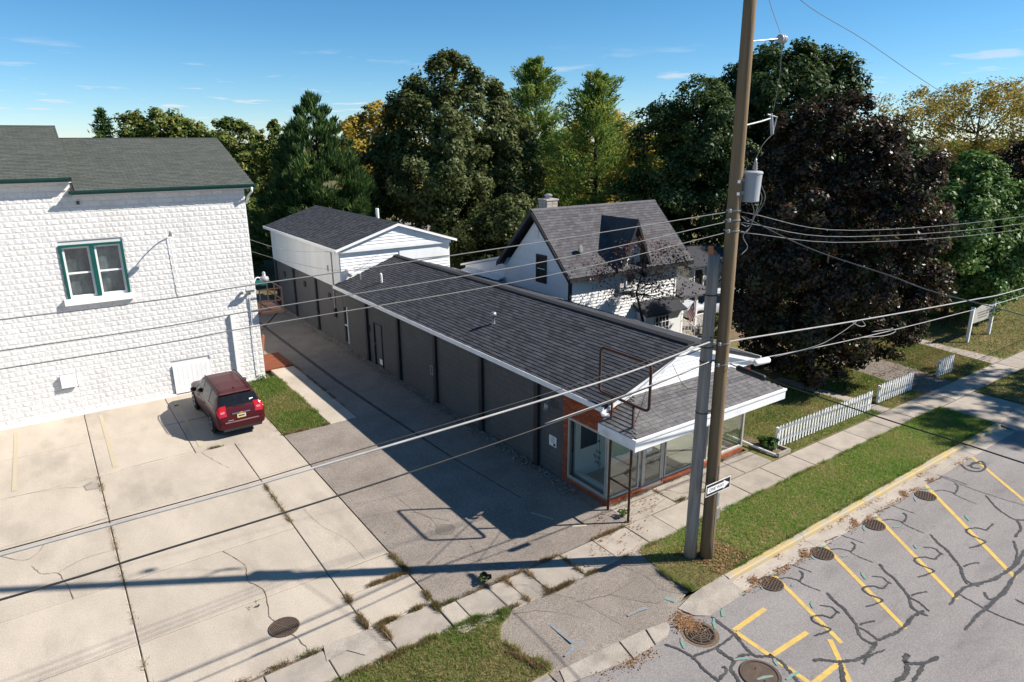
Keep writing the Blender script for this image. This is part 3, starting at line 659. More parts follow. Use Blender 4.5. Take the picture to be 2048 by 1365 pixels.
def line_sampler(lines, spread):
    """lines: (points, weight, clump) sampled along polylines"""
    def f(n):
        W = np.array([l[1] for l in lines], float); W /= W.sum()
        out = []
        for (pts, _), c in zip([(l[0], l[1]) for l in lines], (W * n).astype(int)):
            p = np.array(pts, float)[:, :2]
            seg = np.linalg.norm(np.diff(p, axis=0), axis=1); cum = np.concatenate([[0], np.cumsum(seg)])
            nc = max(2, int(cum[-1] * 3)); cl = rng.uniform(0, cum[-1], nc)
            t = cl[rng.integers(0, nc, c)] + rng.normal(0, .10, c)
            t = np.clip(t, 0, cum[-1])
            q = np.stack([np.interp(t, cum, p[:, 0]), np.interp(t, cum, p[:, 1])], 1) + rng.normal(0, spread, (c, 2))
            out.append(q)
        return np.concatenate(out)
    return f
joints = [([(5.93, 14.0), (5.95, 13.2), (5.9, 11.6)], 3), ([(4.4, 13.0), (5.9, 12.95)], 4), ([(4.4, 13.0), (4.35, 11.7)], 2.5), ([(4.3, 11.62), (5.9, 11.6)], 3.5), ([(4.6, 11.5), (4.65, 10.6)], 1.5), ([(5.9, 11.5), (5.85, 10.7)], 2.5),
          ([(5.95, 11.4), (7.3, 11.37), (9.4, 11.36), (11.6, 11.36)], 4.5), ([(6.3, 10.5), (8.3, 10.33), (11.2, 10.33)], 4), ([(3.4, 10.62), (4.6, 10.58), (5.8, 10.6)], 3), ([(.2, 11.65), (1.7, 11.68), (3.3, 11.64)], 2),
          ([(7.7, 11.3), (7.7, 10.4)], .7), ([(9.37, 11.3), (9.37, 10.4)], .8), ([(8.3, 11.3), (8.3, 10.4)], .8), ([(4.35, 20.2), (4.36, 18.3), (4.35, 16.4)], 1.5), ([(.28, 22.9), (.28, 19.9), (.29, 14.0), (.29, 11.8)], 1.2), ([(3.2, 23.02), (4.3, 23.02)], .6),
          ([(6.0, 22.7), (7.6, 22.68)], 2.0), ([(8.73, 24), (8.75, 30)], 1.5), ([(11.6, 12.4), (11.7, 18), (11.75, 31)], 3), ([(12.0, 12.3), (13.2, 12.32), (18.2, 12.34)], 1.2), ([(6.4, 9.9), (6.4, 9.4), (6.7, 8.6)], 2.5), ([(13.72, 12.2), (13.75, 11.4), (15, 11.35)], 1.0)]
blades('joint_weeds', 21000, line_sampler(joints, .035), .03, .12, .012, M['weed'], 'dry weeds growing along the slab joints', 'weeds', lean=1.1)

edges = [([(11.15, 10.33), (14, 10.34), (20, 10.32), (27.5, 10.32)], 6), ([(12.1, 8.43), (20, 8.43), (27.5, 8.43)], 6), ([(11.1, 10.3), (11.0, 9.8), (10.95, 9.0), (11.0, 8.5)], 2), ([(6.84, 8.5), (6.74, 8.9), (6.5, 9.6), (6.72, 10.05), (7.1, 10.36), (6.4, 10.6), (4, 10.65)], 5), ([(5.96, 22.7), (7.64, 22.7), (7.66, 29)], 3), ([(5.96, 22.8), (5.96, 29)], 2)]
blades('edge_grass', 9000, line_sampler(edges, .03), .05, .14, .014, M['grass'], 'longer ragged grass along the edges of the verges', lean=1.1)

def litter(name, n, sampler, mtl, label, z, s0=.03, s1=.07):
    P = sampler(n); n = len(P)
    a = rng.uniform(0, 2 * PI, n); s = rng.uniform(s0, s1, n)
    u = np.stack([np.cos(a), np.sin(a), rng.uniform(-.35, .35, n)], 1) * s[:, None]
    v = np.stack([-np.sin(a), np.cos(a), rng.uniform(-.35, .35, n)], 1) * s[:, None] * .55
    c = np.concatenate([P[:, :2], (z + rng.uniform(.012, .03, n))[:, None]], 1)
    V = np.stack([c - u, c - v, c + u, c + v], 1)
    return tag(np_obj(name, V.reshape(-1, 3), np.arange(4 * n).reshape(-1, 4), mtl), label, 'leaves', kind='stuff')
litter('fallen_leaves', 2400, line_sampler([([(10.6, 7.75), (12.5, 7.8), (16, 7.8), (24, 7.85)], 5), ([(12.1, 8.22), (24, 8.22)], 2), ([(12.62, 7.98), (12.4, 7.85)], 1), ([(14.72, 7.98), (14.5, 7.85)], 1), ([(17.1, 7.98), (16.9, 7.85)], 1), ([(19.8, 7.98), (19.6, 7.85)], 1)], .06), M['litter'], 'brown leaves gathered along the gutter', -.095, .012, .03)
litter('fallen_leaves', 1100, line_sampler([([(9.75, 8.1), (10.1, 7.9), (10.3, 8.2)], 3), ([(6.8, 8.0), (8.4, 7.75), (9.6, 7.78)], 1.5), ([(9.9, 7.8), (10.5, 7.75)], 2)], .10), M['litter'], 'brown leaves heaped around the corner drain', -.09, .012, .032)
litter('fallen_leaves', 900, poly_sampler([(12, 8.5), (13.3, 8.5), (13, 9.6), (11.8, 9.9)]), M['litter'], 'brown leaves lying at the foot of the poles', .0, .015, .04)
litter('fallen_leaves', 3000, poly_sampler([(26, 11.4), (45, 11.4), (45, 18), (26, 18)]), M['litter'], 'brown leaves scattered on the far lawns', .02, .03, .07)
litter('fallen_leaves', 260, poly_sampler([(11.0, 10.1), (12.5, 11.2), (14, 12), (11.5, 12.3), (9.5, 10.6)]), M['litter'], 'brown leaves scattered on the pavement before the shop', .005, .015, .04)

litter('fallen_leaves', 320, poly_sampler([(13, 8.5), (26, 8.5), (26, 10.3), (12, 10.3)]), M['litter'], 'few brown leaves lying on the kerbside grass strip', .05, .018, .04)
litter('fallen_leaves', 120, poly_sampler([(6, 11.4), (11.5, 11.4), (11, 15), (6, 20)]), M['litter'], 'few brown leaves lying on the alley', -.005, .012, .03)
# rubble along the foot of the shop wall
def rubble(n):
    V, F, b = [], [], 0
    ico = [(0,0,1),(.9,0,.2),(.28,.85,.2),(-.72,.53,.2),(-.72,-.53,.2),(.28,-.85,.2),(0,0,-.6)]
    for _ in range(n):
        y = random.uniform(13.5, 43); x = 11.86 - abs(random.gauss(0, .2)); s = random.uniform(.02, .055)
        R = Matrix.Rotation(random.uniform(0, 6.3), 3, 'Z')
        for p in ico:
            q = R @ Vector((p[0] * random.uniform(.7, 1.3), p[1] * random.uniform(.7, 1.3), p[2] * .6)); V.append((x + q.x * s, y + q.y * s, q.z * s + .012))
        F += [(b, b+1+k, b+1+(k+1) % 5) for k in range(5)] + [(b+6, b+1+(k+1) % 5, b+1+k) for k in range(5)]; b += 7
    tag(np_obj('rubble', np.array(V), np.array(F), M['stone']), 'loose stones along the foot of the dark shop wall', 'stones', kind='stuff')
rubble(2600)

# ------------------------------------------------------------------ building helpers
def wall_open(axis, c0, c1, a0, a1, z0, z1, openings=()):
    """wall with rectangular openings (a,b,zlo,zhi)"""
    m = MB()
    A = sorted({a0, a1, *[o[0] for o in openings], *[o[1] for o in openings]})
    for i in range(len(A) - 1):
        lo, hi = A[i], A[i + 1]; mid = (lo + hi) / 2
        spans = [(z0, z1)]
        for o in openings:
            if o[0] < mid < o[1]:
                ns = []
                for s in spans:
                    if o[2] > s[0]: ns.append((s[0], min(s[1], o[2])))
                    if o[3] < s[1]: ns.append((max(s[0], o[3]), s[1]))
                spans = [s for s in ns if s[1] - s[0] > .001]
        for s in spans:
            if axis == 'x': m.box(c0, c1, lo, hi, s[0], s[1])
            else: m.box(lo, hi, c0, c1, s[0], s[1])
    return m

def text_mesh(body, size, mtl, name, mtx, parent=None, depth=.002, align='CENTER'):
    cu = bpy.data.curves.new(name, 'FONT'); cu.body = body; cu.size = size; cu.align_x = align; cu.align_y = 'CENTER'; cu.extrude = depth
    t = bpy.data.objects.new(name, cu); C.objects.link(t)
    dg = bpy.context.evaluated_depsgraph_get()
    me = bpy.data.meshes.new_from_object(t.evaluated_get(dg)); me.name = name
    bpy.data.objects.remove(t); bpy.data.curves.remove(cu)
    me.materials.clear(); me.materials.append(mtl)
    return inst(name, me, mtx, parent)

def siding(parent, frame, length_fn, z0, z1, expo, mtl, name='board', joined=False, proud=.018):
    """horizontal boards on a wall. frame(a, z, d) -> world point; length_fn(z) -> list of (a0, a1) runs at that height"""
    all_ = MB(); z = z0
    while z < z1 - .02:
        h = min(expo, z1 - z)
        for (a0, a1), (b0, b1) in zip(length_fn(z), length_fn(z + h * .98)):
            if a1 - a0 < .03: continue
            m = all_ if joined else MB()
            b0, b1 = (b0, b1) if b1 > b0 else ((a0 + a1) / 2 - .005, (a0 + a1) / 2 + .005)
            m.add([frame(a0, z, 0), frame(a1, z, 0), frame(a1, z, proud), frame(a0, z, proud), frame(b0, z + h, 0), frame(b1, z + h, 0), frame(b1, z + h, .004), frame(b0, z + h, .004)],
                  [(0, 1, 2, 3), (3, 2, 6, 7), (0, 3, 7, 4), (1, 5, 6, 2), (4, 7, 6, 5), (0, 4, 5, 1)])
            if not joined: m.build(name, mtl, parent)
        z += h
    if joined: all_.build(name, mtl, parent, kind='stuff')

# ------------------------------------------------------------------ white block building
wb = thing('block_building', 'tall white building of rock-faced blocks with grey-green shingle roof', 'building', (-2, 34, 0))
WIN = (.52, 2.55, 4.5, 6.46)
wall_open('y', 29.22, 29.5, -13, 7.15, 0, 8.3, [WIN]).build('wall', M['white_block'], wb)
MB().box(-13, 1.22, 29.22, 29.5, 8.302, 8.78).build('wall', M['white_block'], wb)
MB().box(6.9, 7.15, 29.502, 39.6, 0, 8.3).build('wall', M['white_block'], wb)
MB().prism([(29.5, 8.3), (39.6, 8.3), (34.5, 9.95)], 'x', 6.95, 7.13).build('gable', M['white'], wb)
MB().box(-13, 7.15, 39.602, 39.8, 0, 8.3).build('wall', M['white_block'], wb)
MB().box(-13, 7.17, 29.1, 29.215, -.06, .10).build('footing', M['white_block'], wb)

def rock_block(w, h, seed):
    r = random.Random(seed); e = .0025
    j = lambda a: r.uniform(-a, a)
    V = [(e, e, -.01), (w - e, e, -.01), (w - e, h - e, -.01), (e, h - e, -.01)]
    V += [(e, e, .022), (w - e, e, .022), (w - e, h - e, .022), (e, h - e, .022)]
    a, b = .034, .026
    V += [(a, b, .026), (w - a, b, .026), (w - a, h - b, .026), (a, h - b, .026)]
    nx = 5
    lo = [(a + (w - 2 * a) * (k + .6) / (nx + .2), b + .022 + j(.012), .033 + j(.009)) for k in range(nx)]
    hi = [(a + (w - 2 * a) * (k + .6) / (nx + .2), h - b - .022 + j(.012), .035 + j(.009)) for k in range(nx)]
    V += lo + hi
    F = [(i, (i + 1) % 4, 4 + (i + 1) % 4, 4 + i) for i in range(4)] + [(4 + i, 4 + (i + 1) % 4, 8 + (i + 1) % 4, 8 + i) for i in range(4)]
    L0, H0 = 12, 12 + nx
    F += [(8, 9) + tuple(L0 + k for k in range(nx - 1, -1, -1)), (10, 11) + tuple(H0 + k for k in range(nx)), (9, 10, H0 + nx - 1, L0 + nx - 1), (11, 8, L0, H0)]
    F += [(L0 + k, L0 + k + 1, H0 + k + 1, H0 + k) for k in range(nx - 1)]
    return V, F
BW, BH = .405, .197
protos = [rock_block(BW, BH, s) for s in range(14)] + [rock_block(BW / 2, BH, 100 + s) for s in range(6)]
PANELS = [(-.24, .30, 1.18, 1.66), (3.55, 5.0, .05, 1.32), (WIN[0] - .005, WIN[1] + .005, WIN[2] - .22, WIN[3] + .005)]
pl = []
row = 0; z = .103
while z < 8.74:
    x1 = 7.17
    x = x1
    half = row % 2
    top = z + BH
    while x > -5.2:
        w = BW / 2 if (x == x1 and half) else BW
        x0 = x - w
        xc = x - w / 2
        runs = [(x0, x)] if (top < 8.32 or (x < 1.24 and top < 8.80)) else []
        for p in PANELS:
            if z < p[3] - .03 and top > p[2] + .03:
                cut = []
                for a_, b_ in runs:
                    if b_ <= p[0] or a_ >= p[1]: cut.append((a_, b_))
                    else: cut += [(a_, min(b_, p[0])), (max(a_, p[1]), b_)]
                runs = [c for c in cut if c[1] - c[0] > .04]
        for a_, b_ in runs:
            ww = b_ - a_
            if ww > .3: k, sx = random.randrange(14), ww / BW
            else: k, sx = 14 + random.randrange(6), ww / (BW / 2)
            pl.append((k, frame_mtx((a_, 29.2, z), (1, 0, 0), (0, 0, 1), sx, 1, .9)))
        x = x0
    z += BH; row += 1
pieces('block', protos, pl, wb, M['white_block'], 300, 'block_courses')

# roofs
def slab_roof(parent, x0, x1, ye, ze, yr, zr, yb, mtl, name='roof', th=.12):
    return MB().prism([(ye, ze), (yr, zr), (yb, ze), (yb, ze - th), (yr, zr - th), (ye, ze - th)], 'x', x0, x1).build(name, mtl, parent)
r1 = slab_roof(wb, 1.2, 7.5, 28.86, 8.36, 34.4, 10.18, 40.1, M['shingle_base'])
r2 = slab_roof(wb, -13.3, 1.3, 28.86, 8.82, 34.4, 10.66, 40.1, M['shingle_base'])
v1 = Vector((0, 5.54, 1.82)); v2 = Vector((0, 5.54, 1.84))
shingles(r1, (1.32, 28.84, 8.362), (1, 0, 0), v1, 6.2, v1.length, M['shingle_green'])
shingles(r2, (-13.3, 28.84, 8.822), (1, 0, 0), v2, 14.62, v2.length, M['shingle_green'])
MB().prism([(34.28, 10.17), (34.4, 10.215), (34.52, 10.17)], 'x', 1.3, 7.52).build('ridge_cap', M['shingle_base'], r1)
MB().prism([(34.28, 10.65), (34.4, 10.695), (34.52, 10.65)], 'x', -13.3, 1.32).build('ridge_cap', M['shingle_base'], r2)
def gutter(parent, x0, x1, y, z, mtl):
    MB().prism([(y, z), (y - .11, z), (y - .10, z - .05), (y - .07, z - .11), (y, z - .12)], 'x', x0, x1).build('gutter', mtl, parent)
gutter(wb, 1.12, 7.52, 28.855, 8.375, M['green_trim'])
gutter(wb, -13.3, 1.24, 28.855, 8.835, M['green_trim'])
MB().box(1.24, 7.48, 28.87, 29.21, 8.20, 8.236).build('soffit', M['white'], wb)
MB().box(-13.3, 1.28, 28.87, 29.21, 8.66, 8.696).build('soffit', M['white'], wb)
MB().tube([(7.38, 28.8, 8.26), (7.38, 28.82, 8.1), (7.3, 29.0, 7.95), (7.25, 29.12, 7.8), (7.26, 29.3, 7.6)], .045, 8).build('downspout_elbow', M['white'], wb, smooth=True)

# window with two sashes
wn_ = MB().box(WIN[0], WIN[0] + .085, 29.12, 29.4, WIN[2], WIN[3]).box(WIN[1] - .085, WIN[1], 29.12, 29.4, WIN[2], WIN[3]).box(WIN[0] + .085, WIN[1] - .085, 29.12, 29.4, WIN[3] - .08, WIN[3]).box(1.46, 1.61, 29.13, 29.4, WIN[2], WIN[3] - .08).build('window', M['teal'], wb)
for a, b in ((WIN[0] + .085, 1.46), (1.61, WIN[1] - .085)):
    s = MB()
    s.box(a, a + .07, 29.22, 29.34, 4.5, 6.38).box(b - .07, b, 29.22, 29.34, 4.5, 6.38).box(a + .07, b - .07, 29.22, 29.34, 4.5, 4.58).box(a + .07, b - .07, 29.22, 29.34, 6.31, 6.38).box(a + .07, b - .07, 29.23, 29.33, 5.38, 5.44)
    s.build('sash', M['white'], wn_)
    MB().box(a + .07, b - .07, 29.29, 29.30, 4.58, 5.38).build('pane', M['win_glass'], wn_)
    MB().box(a + .07, b - .07, 29.27, 29.28, 5.44, 6.31).build('pane', M['win_glass'], wn_)
    MB().box(a - .05, b + .05, 29.42, 29.44, 4.5, 6.4).build('curtain', M['curtain'], wn_)
MB().box(WIN[0] - .14, WIN[1] + .1, 29.0, 29.24, 4.27, 4.49).build('window_sill', M['white'], wb)
MB().box(-.23, .28, 29.02, 29.2, 1.19, 1.65).build('vent_cover', M['white'], wb)
pd = MB().box(3.56, 4.98, 29.1, 29.2, .06, 1.30)
pd.build('door_panel', M['white'], wb)
for k in range(1, 8):
    MB().box(3.56 + k * .178 - .004, 3.56 + k * .178 + .004, 29.096, 29.1, .08, 1.29).build('panel_groove', M['white_metal'], wb)
MB().box(6.0, 6.13, 29.05, 29.16, .2, 3.1).build('downspout', M['white'], wb)
MB().tube([(6.07, 29.1, .22), (6.07, 29.0, .1), (6.07, 28.8, .06)], .05, 8).build('downspout', M['white'], wb)
MB().tube([(6.85, 29.12, .1), (6.86, 29.1, 1.5), (6.85, 29.12, 2.6), (6.87, 29.1, 3.9)], .014, 6).build('conduit', M['white'], wb)
MB().tube([(4.17, 29.1, 6.5), (4.2, 29.1, 5.4), (4.24, 29.1, 4.35), (4.24, 29.11, 4.2)], .012, 6).build('conduit', M['white'], wb)
# gooseneck lamp and flood light
la = MB().tube(catmull([(4.16, 29.12, 6.5), (4.16, 28.9, 6.68), (4.15, 28.6, 6.74), (4.14, 28.35, 6.68)], 5), .022, 8).build('lamp_arm', M['galv'], wb, smooth=True)
MB().lathe([(.03, .08), (.06, .06), (.13, -.04), (.135, -.05)], (4.14, 28.32, 6.66), 14).build('lamp_shade', M['galv'], la, smooth=True)
fl = MB().box(6.82, 6.9, 28.95, 29.15, 3.85, 3.95).build('flood_bracket', M['galv'], wb)
MB().obox(Matrix.Translation((6.86, 28.85, 4.08)) @ Matrix.Rotation(math.radians(-35), 4, 'X'), -.17, .17, -.1, .1, -.06, .06).build('flood_light', M['galv'], fl)
MB().box(6.55, 6.62, 29.02, 29.16, 3.9, 4.0).build('junction_box', M['galv'], wb)
MB().box(1.32, 1.42, 29.09, 29.14, 7.88, 8.0).build('wall_vent', M['dark_wall'], wb)

# rusty landing at the side of the building
ld = thing('fire_escape_landing', 'rusty iron landing with railing on the side of the white building', 'landing', (7.6, 30, 2.9))
MB().box(7.2, 8.2, 28.9, 31.2, 2.92, 3.02).build('platform', M['rust'], ld)
for (x, y) in ((8.17, 28.93), (8.17, 30.0), (8.17, 31.15), (7.25, 28.93)):
    MB().box(x - .025, x + .025, y - .025, y + .025, 3.02, 4.0).build('post', M['rust'], ld)
for z in (3.45, 3.97):
    MB().box(8.15, 8.19, 28.95, 31.17, z, z + .045).build('rail', M['rust'], ld)
    MB().box(7.2, 8.15, 28.91, 28.95, z, z + .045).build('rail', M['rust'], ld)
for y in (29.3, 31.0):
    MB().tube([(8.1, y, 2.92), (7.18, y, 2.1)], .025, 6).build('brace', M['rust'], ld)
MB().box(7.2, 7.75, 29.6, 30.6, 4.05, 4.12).build('canopy_sheet', M['teal'], ld)
mt = thing('service_meter', 'white service insulator drum above the rusty landing', 'insulator', (7.45, 29.5, 4.2))
MB().lathe([(.05, 0), (.17, .02), (.19, .14), (.16, .22), (.07, .25), (.07, .38), (.03, .45)], (7.62, 29.35, 4.25), 14).build('drum', M['porcelain'], mt, smooth=True)
MB().tube(catmull([(7.16, 29.4, 4.2), (7.3, 29.38, 4.45), (7.5, 29.36, 4.42)], 4), .03, 8).build('arm', M['white'], mt)
pb = MB().box(7.22, 7.34, 29.6, 31.0, .02, 2.3)
pb = MB().obox(Matrix.Translation((7.32, 30.4, .05)) @ Matrix.Rotation(math.radians(9), 4, 'Y'), -.03, .03, -.12, .12, 0, 1.6).build('board', M['fresh_wood'])
tag(pb, 'yellow wooden plank leaning by the white building corner', 'plank')
rp = MB().box(7.42, 8.74, 30.21, 32.6, -.02, .05).build('cellar_plate', M['rust_plate'])
tag(rp, 'rusty red steel cellar plate at the end of the walkway', 'plate')

# ------------------------------------------------------------------ the long dark shop
shop = thing('shop_building', 'long low charcoal shop with shingle roof and glass corner front', 'building', (15, 22, 0))
X0, X1, Y0, Y1 = 11.95, 18.1, 12.4, 31.85
DOOR = (27.3, 28.2, 0, 2.06); SLIT = (31.35, 31.8, .25, 2.06)
wl_ = wall_open('x', X0 + .02, X0 + .22, 14.4, Y1, -.05, 3.06, [DOOR, SLIT]).build('side_wall', M['dark_wall'], shop)
# painted block courses, slightly proud of the joints
pl = []; bp = [([(0,0,0),(1,0,0),(1,1,0),(0,1,0),(.006,.012,.006),(.994,.012,.006),(.994,.988,.006),(.006,.988,.006)], BOXF)]
for r in range(15):
    z = .02 + r * .203; y = Y1 - (.2 if r % 2 else 0)
    while y > 14.42:
        y0 = max(y - .405, 14.41)
        blocked = any(y0 < o[1] - .01 and y > o[0] + .01 and z < o[3] - .05 and z + .2 > o[2] + .05 for o in (DOOR, SLIT))
        if not blocked and y - y0 > .05:
            pl.append((0, frame_mtx((X0 + .02, y - .003, z), (0, -1, 0), (0, 0, 1), y - y0 - .006, .197, 1)))
        y = y0
pieces('block', bp, pl, wl_, M['dark_wall'], 0, 'block_courses')
for y in (15.65, 18.9, 22.25, 25.5, 28.85):
    MB().box(X0 - .10, X0 + .015, y - .1, y + .1, 0, 3.06).build('pilaster', M['black_trim'], shop)
d = MB().box(X0 + .05, X0 + .1, 27.36, 28.14, .04, 2.0).build('side_door', M['dark_wall'], shop)
MB().box(X0 - .02, X0 + .12, 27.3, 27.36, 0, 2.06).box(X0 - .02, X0 + .12, 28.14, 28.2, 0, 2.06).box(X0 - .02, X0 + .12, 27.36, 28.14, 2.0, 2.06).build('door_frame', M['black_trim'], d)
MB().box(X0 + .04, X0 + .05, 27.45, 27.8, .1, .35).build('kick_patch', M['sign_white'], d)
MB().lathe([(.02, 0), (.035, .03), (.02, .06)], (X0 + .0, 28.0, 1.0), 8).build('door_handle', M['galv'], d)
MB().box(X0 + .12, X0 + .16, 31.35, 31.8, .25, 2.06).build('slit_window', M['dark_int'], shop)
MB().box(X0 - .03, X0 + .06, 31.30, 31.36, .22, 2.1).box(X0 - .01, X0 + .06, 31.36, 31.78, 1.1, 1.14).build('slit_frame', M['sign_white'], shop)
MB().box(X0 - .05, X0, 22.46, 22.68, 1.08, 1.45).build('meter_frame', M['galv'], shop)
MB().box(X0 - .055, X0 - .05, 22.5, 22.64, 1.12, 1.41).build('meter_face', M['dark_wall'], shop)
MB().tube([(X0 - .02, 28.6, 1.5), (X0 - .02, 28.6, 1.8)], .03, 6).build('alarm_box', M['black_trim'], shop)
# wall lamp, notice
wlm = MB().tube([(X0, 14.95, 2.42), (X0 - .1, 14.95, 2.44), (X0 - .2, 14.95, 2.38)], .025, 8).build('wall_lamp', M['galv'], shop)
MB().lathe([(.04, .1), (.07, .08), (.1, -.1), (.0, -.1)], (X0 - .2, 14.95, 2.28), 12).build('lamp_shade', M['galv'], wlm, smooth=True)
nt_ = MB().box(X0 - .008, X0, 14.70, 15.05, .92, 1.26).build('notice', M['sign_white'], shop)
for k in range(4): MB().box(X0 - .010, X0 - .008, 14.78, 14.98, 1.20 - k * .05, 1.215 - k * .05).build('notice_line', M['wire_grey'], nt_)
MB().box(X0 - .010, X0 - .008, 14.74, 14.84, .95, 1.03).build('notice_mark', M['black'], nt_)
# other walls
wall_open('x', X1 - .2, X1, 14.3, Y1, -.05, 3.2).build('side_wall', M['dark_wall'], shop)
MB().box(X0 + .22, X1 - .2, Y1 - .2, Y1 - .01, -.05, 3.06).build('back_wall', M['dark_wall'], shop)

# brick corner panel with the side window
GW = (12.5, 14.2, .2, 2.12)
bw = wall_open('x', X0 + .02, X0 + .2, 12.42, 14.398, -.05, 3.05, [(12.42, GW[1], GW[2], GW[3])]).build('brick_panel', M['mortar'], shop)
BR = [([(0,0,0),(1,0,0),(1,1,0),(0,1,0),(.01,.03,.02),(.99,.03,.02),(.99,.97,.02),(.01,.97,.02)], BOXF)]
def brickwork(rect_fn, u, origin, n_rows, z0, a_len, rowh=.0745, bl=.215):
    out = []
    for r in range(n_rows):
        a = -(bl / 2 if r % 2 else 0)
        while a < a_len - .01:
            a0, a1 = max(a, 0), min(a + bl, a_len); a += bl
            for (s0, s1) in rect_fn(a0, a1, z0 + r * rowh, z0 + (r + 1) * rowh):
                if s1 - s0 < .03: continue
                P = Vector(origin) + Vector(u) * (s0 + .004); P.z = z0 + r * rowh + .004
                out.append((0, frame_mtx(P, u, (0, 0, 1), s1 - s0 - .010, rowh - .010, 1)))
    return out
def left_rect(a0, a1, z0, z1):      # a runs from Y=14.4 towards the street
    y1, y0 = 14.4 - a0, 14.4 - a1
    if z1 > GW[2] + .01 and z0 < GW[3] - .01:
        lo = max(y0, GW[1])
        return [(14.4 - y1, 14.4 - lo)] if y1 > lo else []
    return [(a0, a1)]
places = brickwork(left_rect, (0, -1, 0), (X0 + .02, 14.4, 0), 41, -.005, 2.0)
bw2 = MB().box(X0 + .2, X1 - .02, 12.42, 12.6, -.05, .17).build('bulkhead', M['mortar'], shop)
fb = brickwork(lambda a0, a1, z0, z1: [] if (13.35 - X0 < (a0 + a1) / 2 < 14.25 - X0) else [(a0, a1)], (1, 0, 0), (X0, 12.42, 0), 2, .005, X1 - X0)
pieces('brick', BR, places, bw, M['brick'], 260, 'brick_courses')
pieces('brick', BR, fb, bw2, M['brick'], 80, 'brick_courses')
hd = MB().box(X0 + .2, X1 - .02, 12.44, 12.6, 2.3, 3.08).build('header_wall', M['mortar'], shop)
pieces('brick', BR, brickwork(lambda a0, a1, z0, z1: [(a0, a1)], (1, 0, 0), (X0, 12.44, 0), 10, 2.33, 1.35), hd, M['brick'], 80)
pieces('brick', BR, [(k, Matrix.Translation((5.35, 0, 0)) @ m) for k, m in brickwork(lambda a0, a1, z0, z1: [(a0, a1)], (1, 0, 0), (X0, 12.44, 0), 10, 2.33, .8)], hd, M['brick'], 60)

# storefront frames and glass
def frame_bar(m, p0, p1): m.box(p0[0], p1[0], p0[1], p1[1], p0[2], p1[2])
sf = MB()
for x in (11.97, 13.18, 13.36, 14.22, 14.32, 16.25, 18.03):
    w = .07 if x in (11.97, 18.03) else .05
    sf.box(x, x + w, 12.43, 12.5, .17, 2.3)
for x0, x1 in ((12.04, 13.18), (14.37, 16.25), (16.3, 18.03)):
    sf.box(x0, x1, 12.43, 12.5, .17, .22); sf.box(x0, x1, 12.43, 12.5, 2.25, 2.3)
sf.box(13.41, 14.22, 12.43, 12.5, 2.2, 2.3)
sfo = sf.build('storefront_frame', M['aluminium'], shop)
for x0, x1 in ((12.04, 13.18), (13.23, 13.36), (14.37, 16.25), (16.3, 18.03)):
    MB().box(x0, x1, 12.46, 12.468, .22, 2.25).build('pane', M['glass'], sfo)
sd = MB().box(13.41, 13.49, 12.44, 12.49, .03, 2.2).box(14.14, 14.22, 12.44, 12.49, .03, 2.2).box(13.49, 14.14, 12.44, 12.49, .03, .2).box(13.49, 14.14, 12.44, 12.49, 2.1, 2.2).build('shop_door', M['aluminium'], shop)
MB().box(13.49, 14.14, 12.46, 12.468, .2, 2.1).build('pane', M['glass'], sd)
MB().box(13.5, 14.12, 12.39, 12.42, 1.02, 1.06).build('push_bar', M['aluminium'], sd)
MB().box(13.52, 13.76, 12.452, 12.456, 1.2, 1.32).build('door_sticker', M['sign_white'], sd)
sw = MB().box(11.97, 12.03, 12.52, 12.56, GW[2], GW[3]).box(11.97, 12.03, 14.15, 14.19, GW[2], GW[3]).box(11.97, 12.03, 12.56, 14.15, GW[2], GW[2] + .05).box(11.97, 12.03, 12.56, 14.15, GW[3] - .05, GW[3]).build('side_window', M['aluminium'], shop)
MB().box(11.995, 12.003, 12.56, 14.15, GW[2] + .05, GW[3] - .05).build('pane', M['glass'], sw)
for s, z, y in (('WE', 1.50, 12.85), ('SHIP', 1.33, 12.90), ('UPS', 1.16, 12.87)):
    m = Matrix(((0, 0, 1), (1, 0, 0), (0, 1, 0))).to_4x4(); m.translation = Vector((11.985, y, z))
    text_mesh(s, .155, M['black'], 'lettering', m, sw, .001)
rw = MB().box(18.04, 18.09, 12.52, 12.56, .2, 2.25).box(18.04, 18.09, 14.2, 14.28, .2, 2.3).box(18.04, 18.09, 12.56, 14.2, .17, .22).box(18.04, 18.09, 12.56, 14.2, 2.25, 2.3).build('side_window', M['aluminium'], shop)
MB().box(18.06, 18.068, 12.56, 14.2, .22, 2.25).build('pane', M['glass'], rw)
MB().box(X1 - .2, X1, 12.5, 14.3, -.05, .168).build('bulkhead', M['mortar'], shop)
MB().box(X1 - .2, X1, 12.5, 14.3, 2.302, 3.06).build('header_wall', M['mortar'], shop)
# interior
fl_ = MB().box(12.16, 17.9, 12.62, 15.5, -.02, .06).build('floor', M['carpet'], shop)
MB().box(12.1, 17.9, 12.62, 15.5, 2.42, 2.46).build('ceiling', M['plaster'], shop)
pt = wall_open('y', 14.12, 14.2, 12.22, 14.9, .06, 2.42, [(12.42, 13.12, .97, 1.82)]).build('partition', M['plaster'], shop)
MB().box(12.42, 13.12, 14.15, 14.16, .97, 1.82).build('partition_window', M['dark_int'], pt)
MB().box(13.2, 13.206, 14.11, 14.12, .06, 2.2).build('door_gap', M['dark_int'], pt)
MB().lathe([(.02, 0), (.03, .04)], (13.12, 14.07, 1.05), 8).build('door_knob', M['iron'], pt)
MB().box(14.9, 14.98, 14.2, 15.5, .06, 2.42).build('partition', M['plaster'], shop)
MB().box(14.9, 17.9, 15.5, 15.6, .06, 2.42).build('partition', M['plaster'], shop)
MB().box(12.21, 12.35, 12.65, 14.1, .06, .3).build('window_ledge', M['plaster'], shop)
MB().box(15.4, 16.6, 14.9, 15.3, .06, .5).build('counter', M['plaster'], shop)

